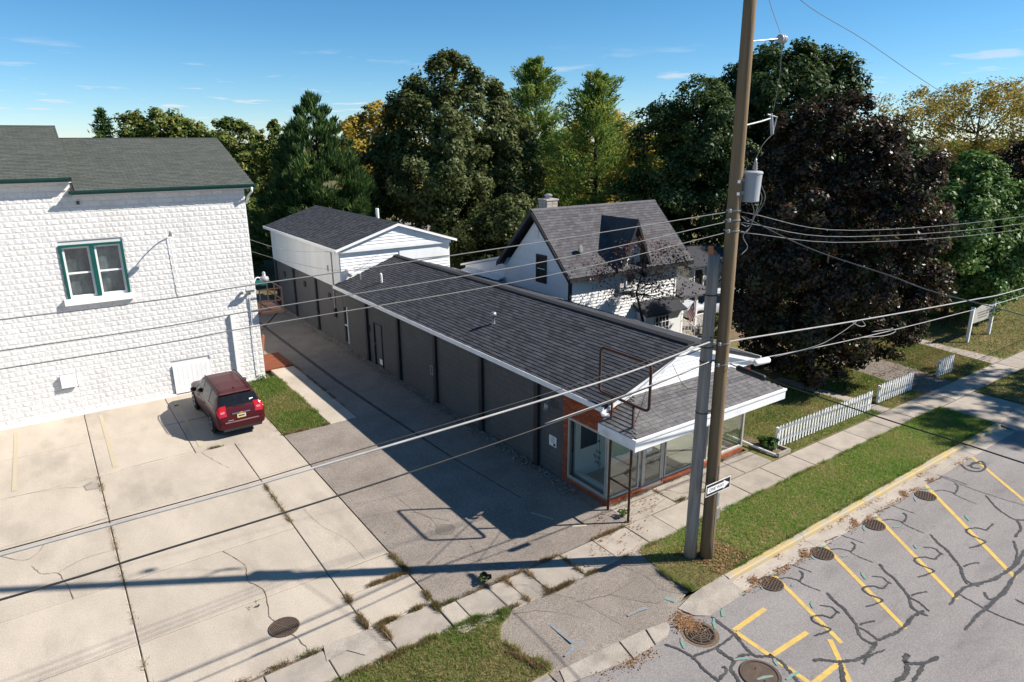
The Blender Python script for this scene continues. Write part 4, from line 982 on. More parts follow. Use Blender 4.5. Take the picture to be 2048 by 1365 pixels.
# roof of the shop
sl = Vector((3.37, 0, 1.19))
roof = MB().prism([(11.62, 3.12), (15.02, 4.32), (18.42, 3.26), (18.42, 3.16), (15.02, 4.22), (11.62, 3.02)], 'y', 12.33, 32.05).build('roof', M['shingle_base'], shop)
shingles(roof, (11.60, 32.05, 3.122), (0, -1, 0), (3.4, 0, 1.2), 19.72, math.hypot(3.4, 1.2), M['shingle'], nobj=300)
shingles(roof, (18.44, 12.33, 3.262), (0, 1, 0), (-3.4, 0, 1.06), 19.72, math.hypot(3.4, 1.06), M['shingle'], nobj=0)
MB().prism([(14.84, 4.285), (14.86, 4.34), (15.02, 4.385), (15.16, 4.345), (15.18, 4.29)], 'y', 12.32, 32.06).build('ridge_cap', M['shingle_base'], roof)
MB().box(11.575, 11.615, 12.3, 32.07, 2.99, 3.15).build('fascia', M['fascia'], shop)
MB().box(18.425, 18.465, 12.3, 32.07, 3.13, 3.29).build('fascia', M['fascia'], shop)
MB().box(11.62, 11.95, 12.34, 32.04, 2.995, 3.015).build('soffit', M['fascia'], shop)
MB().tube(catmull([(11.6, 12.35, 3.0), (11.55, 12.25, 2.96), (11.7, 12.2, 2.94)], 3), .05, 8).build('gutter_end', M['fascia'], shop)
# front gable boards
gz = lambda a: 3.04 + max(0, (3.40 - abs(a - 15.02))) * .353
def gable_len(z):
    w = max(0, 3.36 - (z - 3.06) / .353)
    return [(15.02 - w, 15.02 + w)]
MB().prism([(11.8, 3.06), (15.02, 4.2), (18.24, 3.06)], 'y', 12.4, 12.6).build('gable', M['white'], shop)
siding(shop, lambda a, z, d: (a, 12.4 - d, z), gable_len, 3.06, 4.2, .115, M['siding'], 'gable_board')
for s in (-1, 1):
    a = Vector((15.02, 0, 4.235)); b = Vector((15.02 + s * 3.42, 0, 3.03 if s < 0 else 3.17))
    MB().add([(a.x, 12.30, a.z), (b.x, 12.30, b.z), (b.x, 12.30, b.z - .11), (a.x, 12.30, a.z - .11), (a.x, 12.36, a.z), (b.x, 12.36, b.z), (b.x, 12.36, b.z - .11), (a.x, 12.36, a.z - .11)], BOXF).build('rake_board', M['fascia'], shop)
# vents on the roof
vp = MB().lathe([(.09, 0), (.06, .06), (.05, .12), (.05, .34), (.10, .345), (.11, .40), (.09, .47), (.03, .49)], (13.0, 19.7, 3.58), 14).build('roof_vent', M['galv'], shop, smooth=True)
MB().tube(catmull([(12.9, 29.1, 3.55), (12.9, 29.1, 3.95), (12.86, 29.1, 4.05)], 4), .05, 8).build('roof_vent', M['white'], shop, smooth=True)
MB().tube(catmull([(12.6, 30.9, 3.4), (12.6, 30.9, 3.75), (12.55, 30.9, 3.8)], 4), .03, 8).build('roof_vent', M['galv'], shop, smooth=True)

# canopy over the shop front
cn_ = MB()
A = [(11.6, 11.1), (17.95, 11.1), (17.95, 12.43), (11.6, 12.43)]
cn_.add([(11.6, 11.1, 2.65), (17.95, 11.1, 2.65), (17.95, 12.43, 2.65), (11.6, 12.43, 2.65), (12.8, 12.43, 3.19), (17.0, 12.43, 3.19)],
        [(0, 1, 5, 4), (1, 2, 5), (3, 0, 4), (2, 3, 4, 5), (3, 2, 1, 0)])
canopy = cn_.build('canopy_roof', M['shingle_base'], shop)
vf = Vector((0, 1.33, .54))
shingles(canopy, (11.58, 11.08, 2.652), (1, 0, 0), vf, 6.39, vf.length, M['shingle_old'], expo=.125, tab=.27, nobj=230, hipL=1.22, hipR=.97)
shingles(canopy, (11.58, 12.43, 2.652), (0, -1, 0), (1.22, 0, .54), 1.35, math.hypot(1.22, .54), M['shingle_old'], expo=.125, tab=.27, nobj=60, hipR=1.35)
shingles(canopy, (17.97, 11.08, 2.652), (0, 1, 0), (-.97, 0, .54), 1.35, math.hypot(.97, .54), M['shingle_old'], expo=.125, tab=.27, nobj=0, hipL=1.35)
MB().box(11.55, 18.0, 11.03, 11.08, 2.33, 2.66).build('canopy_fascia', M['fascia'], shop)
MB().box(11.55, 11.6, 11.082, 12.44, 2.40, 2.66).build('canopy_fascia', M['fascia'], shop)
MB().box(17.95, 18.0, 11.082, 12.44, 2.33, 2.66).build('canopy_fascia', M['fascia'], shop)
MB().box(11.6, 17.95, 11.08, 12.43, 2.33, 2.36).build('soffit', M['white'], shop)
MB().box(11.54, 18.01, 11.0, 11.03, 2.60, 2.67).build('drip_edge', M['fascia'], shop)

# ------------------------------------------------------------------ white warehouse behind
wh = thing('warehouse', 'white metal-sided warehouse with dark base behind the shop', 'building', (15.1, 38, 0))
wall_open('x', 11.97, 12.15, 31.9, 43.4, -.05, 2.95).build('base_wall', M['dark_wall'], wh)
MB().box(18.0, 18.2, 31.9, 43.4, -.05, 4.86).build('side_wall', M['white_metal'], wh)
MB().box(12.15, 18.0, 43.2, 43.4, -.05, 4.86).build('back_wall', M['white_metal'], wh)
MB().box(12.15, 18.0, 31.9, 32.1, -.05, 4.86).build('front_wall', M['white'], wh)
MB().box(11.99, 12.15, 31.9, 43.4, 2.952, 4.88).build('upper_wall', M['white_metal'], wh)
y = 43.4
while y > 32:
    y0 = max(y - 1.22, 31.9)
    MB().box(11.955, 11.988, y0 + .006, y - .006, 2.90, 4.87).build('wall_panel', M['white_metal'], wh)
    y = y0
for y in (35.6, 39.4, 42.9):
    MB().box(11.87, 11.965, y - .1, y + .1, 0, 2.9).build('pilaster', M['black_trim'], wh)
for y in (33.65, 37.55, 41.25):
    MB().box(11.93, 11.968, y - .17, y + .17, 2.1, 2.42).build('vent_slot', M['dark_int'], wh)
MB().tube([(11.92, 32.9, 1.2), (11.92, 32.9, 4.75), (11.92, 32.6, 4.8), (11.92, 31.95, 4.8)], .03, 6).build('conduit', M['galv'], wh)
MB().box(11.86, 11.95, 32.8, 33.0, 1.3, 1.75).build('meter_box', M['black_trim'], wh)
MB().box(11.90, 11.955, 33.5, 33.56, 3.6, 3.9).build('switch_box', M['galv'], wh)
wr = MB().prism([(11.7, 4.93), (15.1, 6.0), (18.5, 4.93), (18.5, 4.83), (15.1, 5.9), (11.7, 4.83)], 'y', 31.6, 43.8).build('roof', M['shingle_base'], wh)
shingles(wr, (11.68, 43.8, 4.932), (0, -1, 0), (3.4, 0, 1.07), 12.2, math.hypot(3.4, 1.07), M['shingle'])
shingles(wr, (18.52, 31.6, 4.932), (0, 1, 0), (-3.4, 0, 1.07), 12.2, math.hypot(3.4, 1.07), M['shingle'])
MB().prism([(14.95, 5.98), (15.1, 6.05), (15.25, 5.98)], 'y', 31.6, 43.8).build('ridge_cap', M['shingle'], wr)
MB().box(11.64, 11.69, 31.58, 43.82, 4.80, 4.96).build('fascia', M['white'], wh)
MB().prism([(11.75, 4.86), (15.1, 5.91), (18.45, 4.86)], 'y', 31.75, 32.0).build('gable', M['white'], wh)
siding(wh, lambda a, z, d: (a, 31.74 - d, z), lambda z: [(15.1 - max(0, 3.32 - (z - 4.9) / .3147), 15.1 + max(0, 3.32 - (z - 4.9) / .3147))], 4.9, 5.92, .155, M['siding'], 'gable_board', proud=.03)
siding(wh, lambda a, z, d: (a, 31.88 - d, z), lambda z: [(12.0, 18.2)], 3.0, 4.72, .155, M['siding'], 'wall_board', proud=.03)
MB().box(11.98, 18.22, 31.70, 31.9, 4.74, 4.90).build('trim_band', M['white_metal'], wh)
for s in (-1, 1):
    a = (15.1, 6.0); b = (15.1 + s * 3.42, 4.93)
    MB().add([(a[0], 31.55, a[1]), (b[0], 31.55, b[1]), (b[0], 31.55, b[1] - .12), (a[0], 31.55, a[1] - .12), (a[0], 31.6, a[1]), (b[0], 31.6, b[1]), (b[0], 31.6, b[1] - .12), (a[0], 31.6, a[1] - .12)], BOXF).build('rake_board', M['white'], wh)
MB().box(15.2, 18.18, 31.82, 31.87, 4.05, 4.72).build('weather_panel', M['white_metal'], wh)
MB().tube([(15.6, 35.2, 5.75), (15.6, 35.2, 6.45)], .09, 10).build('roof_vent', M['white'], wh)
MB().lathe([(.02, 0), (.10, .01), (.24, .06), (.25, .07)], (12.35, 31.74, 3.75), 14, Matrix.Rotation(math.radians(70), 3, 'X')).build('satellite_dish', M['white'], wh, smooth=True)

# ------------------------------------------------------------------ farmhouse
hs = thing('farmhouse', 'white farmhouse with steep grey roof, dormer and chimney behind the shop', 'house', (23, 25.5, 0))
HX0, HX1, HY0, HY1 = 19.35, 26.4, 23.0, 28.0
def gl(y): return 4.0 + max(0, (2.9 - abs(y - 25.5))) * .985
MB().box(HX0 + .02, HX1, HY0 + .02, HY1, 0, 4.0).build('wall', M['white'], hs)
MB().prism([(HY0 + .02, 4.0), (25.5, 6.5), (HY1, 4.0)], 'x', HX0 + .02, HX1).build('gable', M['white'], hs)
def left_len(z):
    if z < 4.0: return [(HY0, HY1)]
    w = max(0, 2.5 - (z - 4.0) * 1.0)
    return [(25.5 - w, 25.5 + w)]
siding(hs, lambda a, z, d: (HX0 + .02 - d, a, z), left_len, 2.0, 6.45, .13, M['siding'], 'side_boards', joined=True, proud=.025)
siding(hs, lambda a, z, d: (a, HY0 + .02 - d, z), lambda z: [(HX0, HX1)], .4, 3.98, .15, M['siding'], 'front_boards', joined=True, proud=.035)
MB().box(HX0 - .03, HX0 + .1, HY0 - .03, HY0 + .1, 0, 4.0).build('corner_board', M['black_trim'], hs)
MB().box(HX1 - .08, HX1 + .03, HY0 - .03, HY0 + .1, 0, 4.0).build('corner_board', M['white'], hs)
hr = MB().prism([(22.62, 4.08), (25.5, 6.90), (28.4, 4.08), (28.4, 3.92), (25.5, 6.74), (22.62, 3.92)], 'x', 19.0, 27.2).build('roof', M['black_trim'], hs)
vh = Vector((0, 2.88, 2.82))
shingles(hr, (19.0, 22.60, 4.082), (1, 0, 0), vh, 8.2, vh.length, M['shingle_house'], expo=.15, tab=.32)
MB().prism([(25.38, 6.86), (25.5, 6.95), (25.62, 6.86)], 'x', 18.98, 27.22).build('ridge_cap', M['shingle_house'], hr)
for ya, za, yb, zb in ((22.6, 4.06, 25.5, 6.9), (28.42, 4.06, 25.5, 6.9)):
    MB().add([(18.95, ya, za), (18.95, yb, zb), (18.95, yb, zb - .22), (18.95, ya, za - .22), (18.995, ya, za), (18.995, yb, zb), (18.995, yb, zb - .22), (18.995, ya, za - .22)], BOXF).build('rake_board', M['black_trim'], hs)
MB().box(19.0, 27.2, 22.56, 22.61, 3.9, 4.07).build('eave_board', M['black_trim'], hs)
def house_window(x0, x1, z0, z1, y=None, xw=None, y0=None, y1=None, fm='black_trim'):
    if xw is None:
        w = MB().box(x0, x0 + .09, y - .06, y + .02, z0, z1).box(x1 - .09, x1, y - .06, y + .02, z0, z1).box(x0 + .09, x1 - .09, y - .06, y + .02, z0, z0 + .09).box(x0 + .09, x1 - .09, y - .06, y + .02, z1 - .09, z1).build('window', M[fm], hs)
        MB().box(x0 + .09, x1 - .09, y - .03, y - .02, z0 + .09, z1 - .09).build('pane', M['dark_int'], w)
    else:
        w = MB().box(xw - .06, xw + .02, y0, y0 + .09, z0, z1).box(xw - .06, xw + .02, y1 - .09, y1, z0, z1).box(xw - .06, xw + .02, y0 + .09, y1 - .09, z0, z0 + .09).box(xw - .06, xw + .02, y0 + .09, y1 - .09, z1 - .09, z1).build('window', M[fm], hs)
        MB().box(xw - .035, xw - .025, y0 + .09, y1 - .09, z0 + .09, z1 - .09).build('pane', M['dark_int'], w)
        MB().box(xw - .045, xw - .03, y0 + .09, y1 - .09, (z0 + z1) / 2 - .02, (z0 + z1) / 2 + .02).build('meeting_rail', M['white'], w)
    return w
house_window(0, 0, 3.48, 4.82, xw=HX0, y0=24.72, y1=25.5)
MB().box(HX0 - .03, HX0 + .01, 25.35, 25.65, 5.55, 5.95).build('gable_vent', M['white_metal'], hs)
# dormer
dm = MB().prism([(22.35, 3.0), (23.6, 3.0), (23.6, 4.9), (22.97, 6.25), (22.35, 4.9)], 'y', 22.86, 24.6).build('dormer', M['siding'], hs)
for s in (-1, 1):
    a = Vector((22.97, 0, 6.46)); b = Vector((22.97 + s * 1.0, 0, 4.25)); nn = Vector((s * .91, 0, .41)) * .07
    MB().add([(a.x, 22.5, a.z), (b.x, 22.5, b.z), (b.x, 25.2, b.z), (a.x, 25.2, a.z), (a.x, 22.5, a.z - .16), (b.x - s * .07, 22.5, b.z - .03), (b.x - s * .07, 25.2, b.z - .03), (a.x, 25.2, a.z - .16)],
             [(0, 1, 2, 3), (7, 6, 5, 4), (0, 4, 5, 1), (1, 5, 6, 2), (3, 2, 6, 7), (0, 3, 7, 4)]).build('dormer_roof', M['shingle_house'], dm)
for s in (-1, 1):
    a = (22.97, 6.47); b = (22.97 + s * 1.02, 4.24)
    MB().add([(a[0], 22.44, a[1]), (b[0], 22.44, b[1]), (b[0] - s * .13, 22.44, b[1] - .03), (a[0], 22.44, a[1] - .30), (a[0], 22.495, a[1]), (b[0], 22.495, b[1]), (b[0] - s * .13, 22.495, b[1] - .03), (a[0], 22.495, a[1] - .30)], BOXF).build('dormer_rake', M['black_trim'], dm)
dw = MB().box(22.68, 22.74, 22.80, 22.88, 3.2, 4.6).box(23.22, 23.28, 22.80, 22.88, 3.2, 4.6).box(22.74, 23.22, 22.80, 22.88, 4.54, 4.6).box(22.74, 23.22, 22.80, 22.88, 3.2, 3.26).build('dormer_window', M['white'], dm)
MB().box(22.74, 23.22, 22.84, 22.85, 3.26, 4.54).build('pane', M['curtain'], dw)
# chimney
ch = MB().box(20.0, 20.65, 25.6, 26.2, 6.3, 7.25).build('chimney', M['mortar'], hs)
pl = []
for r in range(5):
    for k in range(2):
        off = .16 if r % 2 else 0
        pl.append((0, frame_mtx((20.0 + k * .33, 25.6, 6.45 + r * .16), (1, 0, 0), (0, 0, 1), .32, .15, 1)))
        pl.append((0, frame_mtx((20.0, 26.2 - k * .3, 6.45 + r * .16), (0, -1, 0), (0, 0, 1), .29, .15, 1)))
pieces('block', BR, pl, ch, M['chimney'], 60)
MB().box(19.95, 20.7, 25.55, 26.25, 7.25, 7.32).build('chimney_cap', M['chimney'], hs)
MB().lathe([(.14, 0), (.14, .12), (.2, .13), (.2, .18), (.08, .24)], (20.33, 25.9, 7.32), 12).build('flue', M['galv'], hs)
# satellite dish on the roof
MB().lathe([(.01, 0), (.1, .008), (.2, .035), (.2, .042), (.1, .016), (.01, .008)], (20.3, 23.42, 5.2), 14, Matrix.Rotation(math.radians(75), 3, 'X') @ Matrix.Rotation(.5, 3, 'Y')).build('satellite_dish', M['wire_grey'], hs, smooth=True)
MB().tube([(20.3, 23.6, 4.98), (20.3, 23.55, 5.2)], .025, 6).build('dish_mast', M['galv'], hs)
# bay with lattice window, porch, rear wing
by = MB().box(23.6, 26.1, 22.25, 23.0, 0, 1.85).build('bay', M['white'], hs)
MB().add([(23.4, 22.0, 1.82), (26.3, 22.0, 1.82), (26.3, 23.0, 2.3), (23.4, 23.0, 2.3), (23.4, 22.0, 1.75), (26.3, 22.0, 1.75), (26.3, 23.0, 2.2), (23.4, 23.0, 2.2)], BOXF).build('bay_roof', M['shingle'], by)
MB().box(24.2, 25.2, 22.22, 22.24, .7, 1.65).build('bay_pane', M['dark_int'], by)
for k in range(5):
    MB().box(24.2 + k * .24, 24.225 + k * .24, 22.19, 22.22, .7, 1.65).build('muntin', M['white'], by)
for k in range(4):
    MB().box(24.2, 25.2, 22.195, 22.215, .7 + k * .3, .725 + k * .3).build('muntin', M['white'], by)
pch = MB().add([(26.45, 22.5, 2.15), (29.1, 22.5, 2.15), (29.1, 25.2, 2.6), (26.45, 25.2, 2.6), (26.45, 22.5, 2.25), (29.1, 22.5, 2.25), (29.1, 25.2, 2.72), (26.45, 25.2, 2.72)], BOXF).build('porch_roof', M['shingle_house'], hs)
for x in (26.7, 27.8, 28.85): MB().box(x - .06, x + .06, 22.65, 22.77, .3, 2.2).build('porch_post', M['white'], hs)
MB().box(26.45, 29.0, 22.6, 25.2, 0, .3).build('porch_floor', M['old_concrete'], hs)
for k in range(12): MB().box(27.85 + k * .085, 27.875 + k * .085, 22.69, 22.72, .4, 1.05).build('baluster', M['white'], hs)
MB().box(27.8, 28.9, 22.68, 22.73, 1.05, 1.1).build('handrail', M['white'], hs)
for k in range(3): MB().box(26.8, 27.7, 22.6 - .28 * (k + 1), 22.6 - .28 * k - .003, 0, .24 - .08 * k).build('step', M['old_concrete'], hs)
for x in (26.78, 27.74):
    MB().tube([(x, 22.62, 1.05), (x, 21.7, .75)], .03, 6).build('handrail', M['white'], hs)
    for k in range(4): MB().tube([(x, 22.5 - k * .22, .1), (x, 22.5 - k * .22, 1.0 - k * .07)], .018, 6).build('baluster', M['white'], hs)
wgm = MB().prism([(28.02, 0), (32.2, 0), (32.2, 3.3), (28.02, 4.3)], 'x', 19.4, 24.5).build('rear_wing', M['siding'], hs)
MB().add([(19.2, 28.0, 4.42), (24.7, 28.0, 4.42), (24.7, 32.4, 3.38), (19.2, 32.4, 3.38), (19.2, 28.0, 4.32), (24.7, 28.0, 4.32), (24.7, 32.4, 3.28), (19.2, 32.4, 3.28)], BOXF).build('wing_roof', M['white'], hs)
MB().box(18.6, 19.38, 28.4, 31.8, 0, 3.0).build('lean_to', M['white'], hs)
MB().add([(18.4, 28.3, 2.95), (19.4, 28.3, 3.2), (19.4, 31.9, 3.2), (18.4, 31.9, 2.95), (18.4, 28.3, 3.02), (19.4, 28.3, 3.27), (19.4, 31.9, 3.27), (18.4, 31.9, 3.02)], BOXF).build('lean_to_roof', M['fascia'], hs)

# flag by the porch
fg = thing('flag', 'red and white striped flag hanging by the farmhouse porch', 'flag', (26.75, 22.5, 1.2))
MB().tube([(26.7, 22.66, 1.3), (27.0, 22.1, 2.1)], .018, 6).build('staff', M['white'], fg)
def cloth(k0, k1, t0, t1, mtl, name):
    m = MB(); n = 8
    for side in (0, .006):
        vs = []
        for i in range(n + 1):
            t = t0 + (t1 - t0) * i / n
            for k in (k0, k1):
                vs.append((26.98 - .12 * k + .05 * math.sin(t * 5 + k * 3), 22.14 + .2 * k + .06 * math.sin(t * 7 + k * 5) + side, 2.05 - .28 * k - t * 1.05))
        m.add(vs, [(2 * i, 2 * i + 1, 2 * i + 3, 2 * i + 2) for i in range(n)])
    m.build(name, M[mtl], fg)
for k in range(9):
    cloth(k / 9, (k + 1) / 9, 0 if k > 3 else .42, 1, 'flag_red' if k % 2 == 0 else 'sign_white', 'stripe')
cloth(0, 4 / 9, 0, .42, 'flag_blue', 'canton')

# beige neighbour behind the trees
nb = thing('neighbour_house', 'beige house glimpsed between the two utility poles', 'house', (34, 29, 0))
wall_open('y', 27.0, 27.2, 32.2, 37.5, 0, 2.6, [(32.7, 33.5, 1.2, 2.3)]).build('wall', M['beige'], nb)
MB().box(32.2, 32.4, 27.2, 33, 0, 2.6).build('wall', M['beige'], nb)
MB().box(37.3, 37.5, 27.2, 33, 0, 2.6).build('wall', M['beige'], nb)
nw = MB().box(32.64, 32.7, 26.96, 27.0, 1.15, 2.36).box(33.5, 33.56, 26.96, 27.0, 1.15, 2.36).box(32.7, 33.5, 26.96, 27.0, 2.3, 2.36).box(32.7, 33.5, 26.96, 27.0, 1.15, 1.2).build('window', M['white'], nb)
MB().box(32.7, 33.5, 27.08, 27.09, 1.2, 2.3).build('pane', M['dark_int'], nw)
MB().prism([(26.6, 2.6), (30, 3.1), (33.4, 2.6), (33.4, 2.5), (30, 3.0), (26.6, 2.5)], 'x', 31.9, 37.8).build('roof', M['shingle'], nb)

# ------------------------------------------------------------------ drains and manholes
def grate(kind, x, y, r, z, label, group=None):
    t = thing('storm_drain' if kind != 'cover' else 'manhole_cover', label, 'drain' if kind != 'cover' else 'manhole', (x, y, z), group)
    MB().lathe([(r * .98, 0), (r * .98, .004), (.001, .004)], (x, y, z - .001), 28).build('pit', M['pit'] if kind != 'cover' else M['iron'], t)
    ring = MB(); n = 32
    for (a, b, h) in ((r, r * 1.12, .016),):
        vs = []
        for k in range(n):
            c, s = math.cos(2 * PI * k / n), math.sin(2 * PI * k / n)
            vs += [(x + a * c, y + a * s, z), (x + a * c, y + a * s, z + h), (x + b * c, y + b * s, z + h), (x + b * c, y + b * s, z)]
        ring.add(vs, [(4 * k + i, 4 * k + i + 1, 4 * ((k + 1) % n) + i + 1, 4 * ((k + 1) % n) + i) for k in range(n) for i in range(3)])
    ring.build('frame', M['iron'], t)
    if kind == 'bars':
        rot = Matrix.Translation((x, y, z)) @ Matrix.Rotation(math.radians(35), 4, 'Z')
        for k in range(-5, 6):
            yy = k * r / 5.6; h = math.sqrt(max(0, r * r - yy * yy))
            MB().obox(rot, -h, h, yy - .013, yy + .013, .004, .014).build('bar', M['iron'], t)
        MB().obox(rot, -.02, .02, -r, r, .005, .0155).build('bar', M['iron'], t)
    elif kind == 'web':
        for f in (.2, .4, .6, .8):
            m = MB(); vs = []
            for k in range(8):
                c, s = math.cos(2 * PI * k / 8), math.sin(2 * PI * k / 8)
                for q in (f * r - .014, f * r + .014): vs += [(x + q * c, y + q * s, z + .013), (x + q * c, y + q * s, z + .004)]
            m.add(vs, [(4 * k, 4 * ((k + 1) % 8), 4 * ((k + 1) % 8) + 2, 4 * k + 2) for k in range(8)] + [(4 * k + 2, 4 * ((k + 1) % 8) + 2, 4 * ((k + 1) % 8) + 3, 4 * k + 3) for k in range(8)] + [(4 * k + 1, 4 * ((k + 1) % 8) + 1, 4 * ((k + 1) % 8), 4 * k) for k in range(8)])
            m.build('web_ring', M['iron'], t)
        for k in range(8):
            MB().obox(Matrix.Translation((x, y, z)) @ Matrix.Rotation(2 * PI * k / 8, 4, 'Z'), .02, r, -.014, .014, .004, .0145).build('spoke', M['iron'], t)
    elif kind == 'waffle':
        rot = Matrix.Translation((x, y, z)) @ Matrix.Rotation(math.radians(20), 4, 'Z')
        for k in range(-3, 4):
            yy = k * r / 3.8; h = math.sqrt(max(0, r * r - yy * yy))
            MB().obox(rot, -h, h, yy - .012, yy + .012, .004, .014).build('bar', M['iron'], t)
            MB().obox(rot, yy - .011, yy + .011, -h, h, .005, .0148).build('bar', M['iron'], t)
    else:
        for k in range(2):
            MB().lathe([(.02, .004), (.02, .0065), (.001, .0065)], (x + (.2 if k else -.2) * r, y + (.45 if k else -.45) * r, z), 10).build('lift_hole', M['pit'], t)
    return t
grate('bars', 2.91, 12.74, .285, .004, 'round rusty storm drain with parallel bars in the concrete lot')
for (x, y), w in zip([(12.82, 7.76), (14.93, 7.74), (17.32, 7.67), (20.09, 7.6)], ('first parking line', 'second parking line', 'third parking line', 'fourth parking line')):
    grate('waffle', x, y - .12, .25, -.094, 'small round grate in the street by the ' + w + ' from the driveway', 'round grates along the gutter')
grate('web', 10.11, 7.5, .29, -.094, 'spider-web drain grate heaped with leaves at the driveway corner')
grate('cover', 10.16, 6.06, .34, -.094, 'solid rusty manhole cover ringed with green paint in the street')
MB().lathe([(.41, 0), (.41, .003), (.001, .003)], (10.16, 6.06, -.0985), 28).build('patch', M['oldseal'], street)
MB().lathe([(.40, 0), (.40, .003), (.001, .003)], (10.11, 7.5, -.0985), 28).build('patch', M['dirt'], street)
sv = tag(MB().lathe([(.09, 0), (.09, .008), (.001, .008)], (3.36, 27.99, .004), 16).build('valve_cover', M['iron']), 'small round valve cover in the shade of the red car', 'cover')

# ------------------------------------------------------------------ utility poles
PX, PY = 12.33, 9.17
def pole_at(z): return Vector((PX - .0085 * z, PY + .004 * z, z))
up_ = thing('utility_pole', 'tall brown wooden utility pole carrying the transformer', 'pole', (PX, PY, 0))
MB().tube([pole_at(z) for z in (-.1, .5, 2, 4, 6, 8, 10, 12, 14.2)], [.170, .163, .157, .152, .147, .143, .137, .13, .122], 20).build('shaft', M['pole_wood'], up_, smooth=True)
for z, s in ((9.15, .05), (8.9, .05)):
    p = pole_at(z); d = Vector((-.45, -.9, 0)).normalized()
    MB().obox(Matrix.Translation(p + d * .143) @ Matrix.Rotation(math.atan2(d.y, d.x), 4, 'Z'), -.002, .006, -.03, .03, -.03, .03).build('number_tag', M['sign_white'], up_)
p = pole_at(11.88)
a1 = MB().tube([p + Vector((.1, 0, 0)), (13.15, 9.15, 11.98)], .014, 8).build('insulator_arm', M['galv'], up_)
MB().lathe([(.03, -.1), (.08, -.09), (.09, -.04), (.05, -.03), (.09, -.01), (.09, .04), (.05, .05), (.08, .07), (.08, .1), (.03, .11)], (13.28, 9.15, 11.99), 12, Matrix.Rotation(PI / 2, 3, 'Y')).build('insulator', M['porcelain'], a1, smooth=True)
p = pole_at(10.27)
a2 = MB().tube([p + Vector((.12, 0, 0)), (12.85, 9.15, 10.36), (13.1, 9.12, 10.42)], .02, 8).build('cutout_bracket', M['galv'], up_)
MB().tube([(13.12, 9.12, 10.52), (13.2, 9.1, 10.1)], [.032, .036], 10).build('cutout_fuse', M['porcelain'], a2)
MB().tube([(13.0, 9.12, 10.5), (13.3, 9.1, 10.45), (13.22, 9.1, 10.15)], .018, 8).build('cutout_arm', M['galv'], a2)
for z in (8.55, 8.35, 8.12, 5.6, 5.1):
    q = pole_at(z)
    MB().lathe([(.02, -.04), (.04, -.03), (.025, 0), (.04, .03), (.02, .04)], q + Vector((-.19, -.05, 0)), 10).build('spool_insulator', M['porcelain'], up_, smooth=True)
    MB().lathe([(.145, -.012), (.16, -.01), (.16, .01), (.145, .012)], q, 16).build('band', M['galv'], up_)
MB().tube([pole_at(.2) + Vector((-.05, -.2, 0)), pole_at(2.6) + Vector((-.05, -.195, 0))], .012, 6).build('ground_wire', M['wire_grey'], up_)
bx = MB().box(12.5, 12.62, 9.1, 9.24, 1.02, 1.32).box(12.53, 12.59, 9.13, 9.2, 1.32, 1.7).build('meter_box', M['galv'], up_)
# transformer
TX, TY = 12.60, 9.08
tr = thing('transformer', 'pale grey cylindrical transformer hung on the utility pole', 'transformer', (TX, TY, 8.7))
MB().lathe([(.18, 0), (.19, .015), (.215, .57), (.228, .58), (.228, .61), (.20, .635), (.03, .65)], (TX, TY, 8.72), 28).build('tank', M['transformer'], tr)
MB().lathe([(.035, 0), (.065, .02), (.035, .05), (.06, .07), (.035, .10), (.055, .12), (.03, .15), (.045, .17), (.025, .21), (.02, .28)], (TX + .02, TY - .05, 9.34), 12).build('bushing', M['porcelain'], tr, smooth=True)
for z in (8.88, 9.15): MB().box(12.30, 12.45, 9.08, 9.2, z, z + .07).build('hanger', M['galv'], tr)
for k, b in enumerate((-.08, 0, .08)):
    pts = catmull([(TX + .21, TY + b, 9.1 - .1 * k), (TX + .36, TY - .05 + b, 8.8), (TX + .28 - .05 * k, TY - .06, 8.5), (TX + .05, TY, 8.3 - .1 * k), (12.38, 9.08, 8.42 - .16 * k)], 5)
    MB().tube(pts, .010, 6).build('lead', M['wire_grey'], tr, smooth=True)
MB().tube(catmull([(TX, TY - .05, 8.72), (TX + .08, TY - .08, 8.5), (TX + .06, TY - .05, 8.2), (12.45, 9.05, 8.0), (12.6, 9.02, 7.75), (12.4, 9.02, 7.6)], 5), .011, 6).build('lead', M['wire_grey'], tr, smooth=True)
MB().tube(catmull([(TX + .02, TY - .05, 9.62), (12.85, 9.05, 9.9), (13.18, 9.08, 10.1)], 4), .006, 5).build('lead', M['wire_grey'], tr)

op = thing('old_utility_pole', 'shorter weathered grey pole standing beside the tall utility pole', 'pole', (12.0, 9.41, 0))
MB().tube([(12.0, 9.41, z) for z in (-.1, 1, 3, 5, 7, 7.6)], [.155, .15, .142, .136, .13, .128], 18).build('shaft', M['pole_grey'], op, smooth=True)
MB().add([(11.88, 9.35, 7.6), (12.13, 9.38, 7.6), (12.1, 9.53, 7.6), (11.9, 9.51, 7.6), (11.88, 9.36, 7.8), (11.95, 9.4, 7.72), (12.1, 9.52, 7.63), (11.9, 9.51, 7.78)], BOXF).build('splintered_top', M['fresh_wood'], op)
for z in (5.5, 5.15, 3.9, 6.7):
    MB().lathe([(.136, -.012), (.148, -.01), (.148, .01), (.136, .012)], (12.0, 9.41, z), 16).build('band', M['wire_black'], op)
    MB().tube([(12.14, 9.34, z), (12.24, 9.27, z)], .025, 6).build('bolt', M['galv'], op)

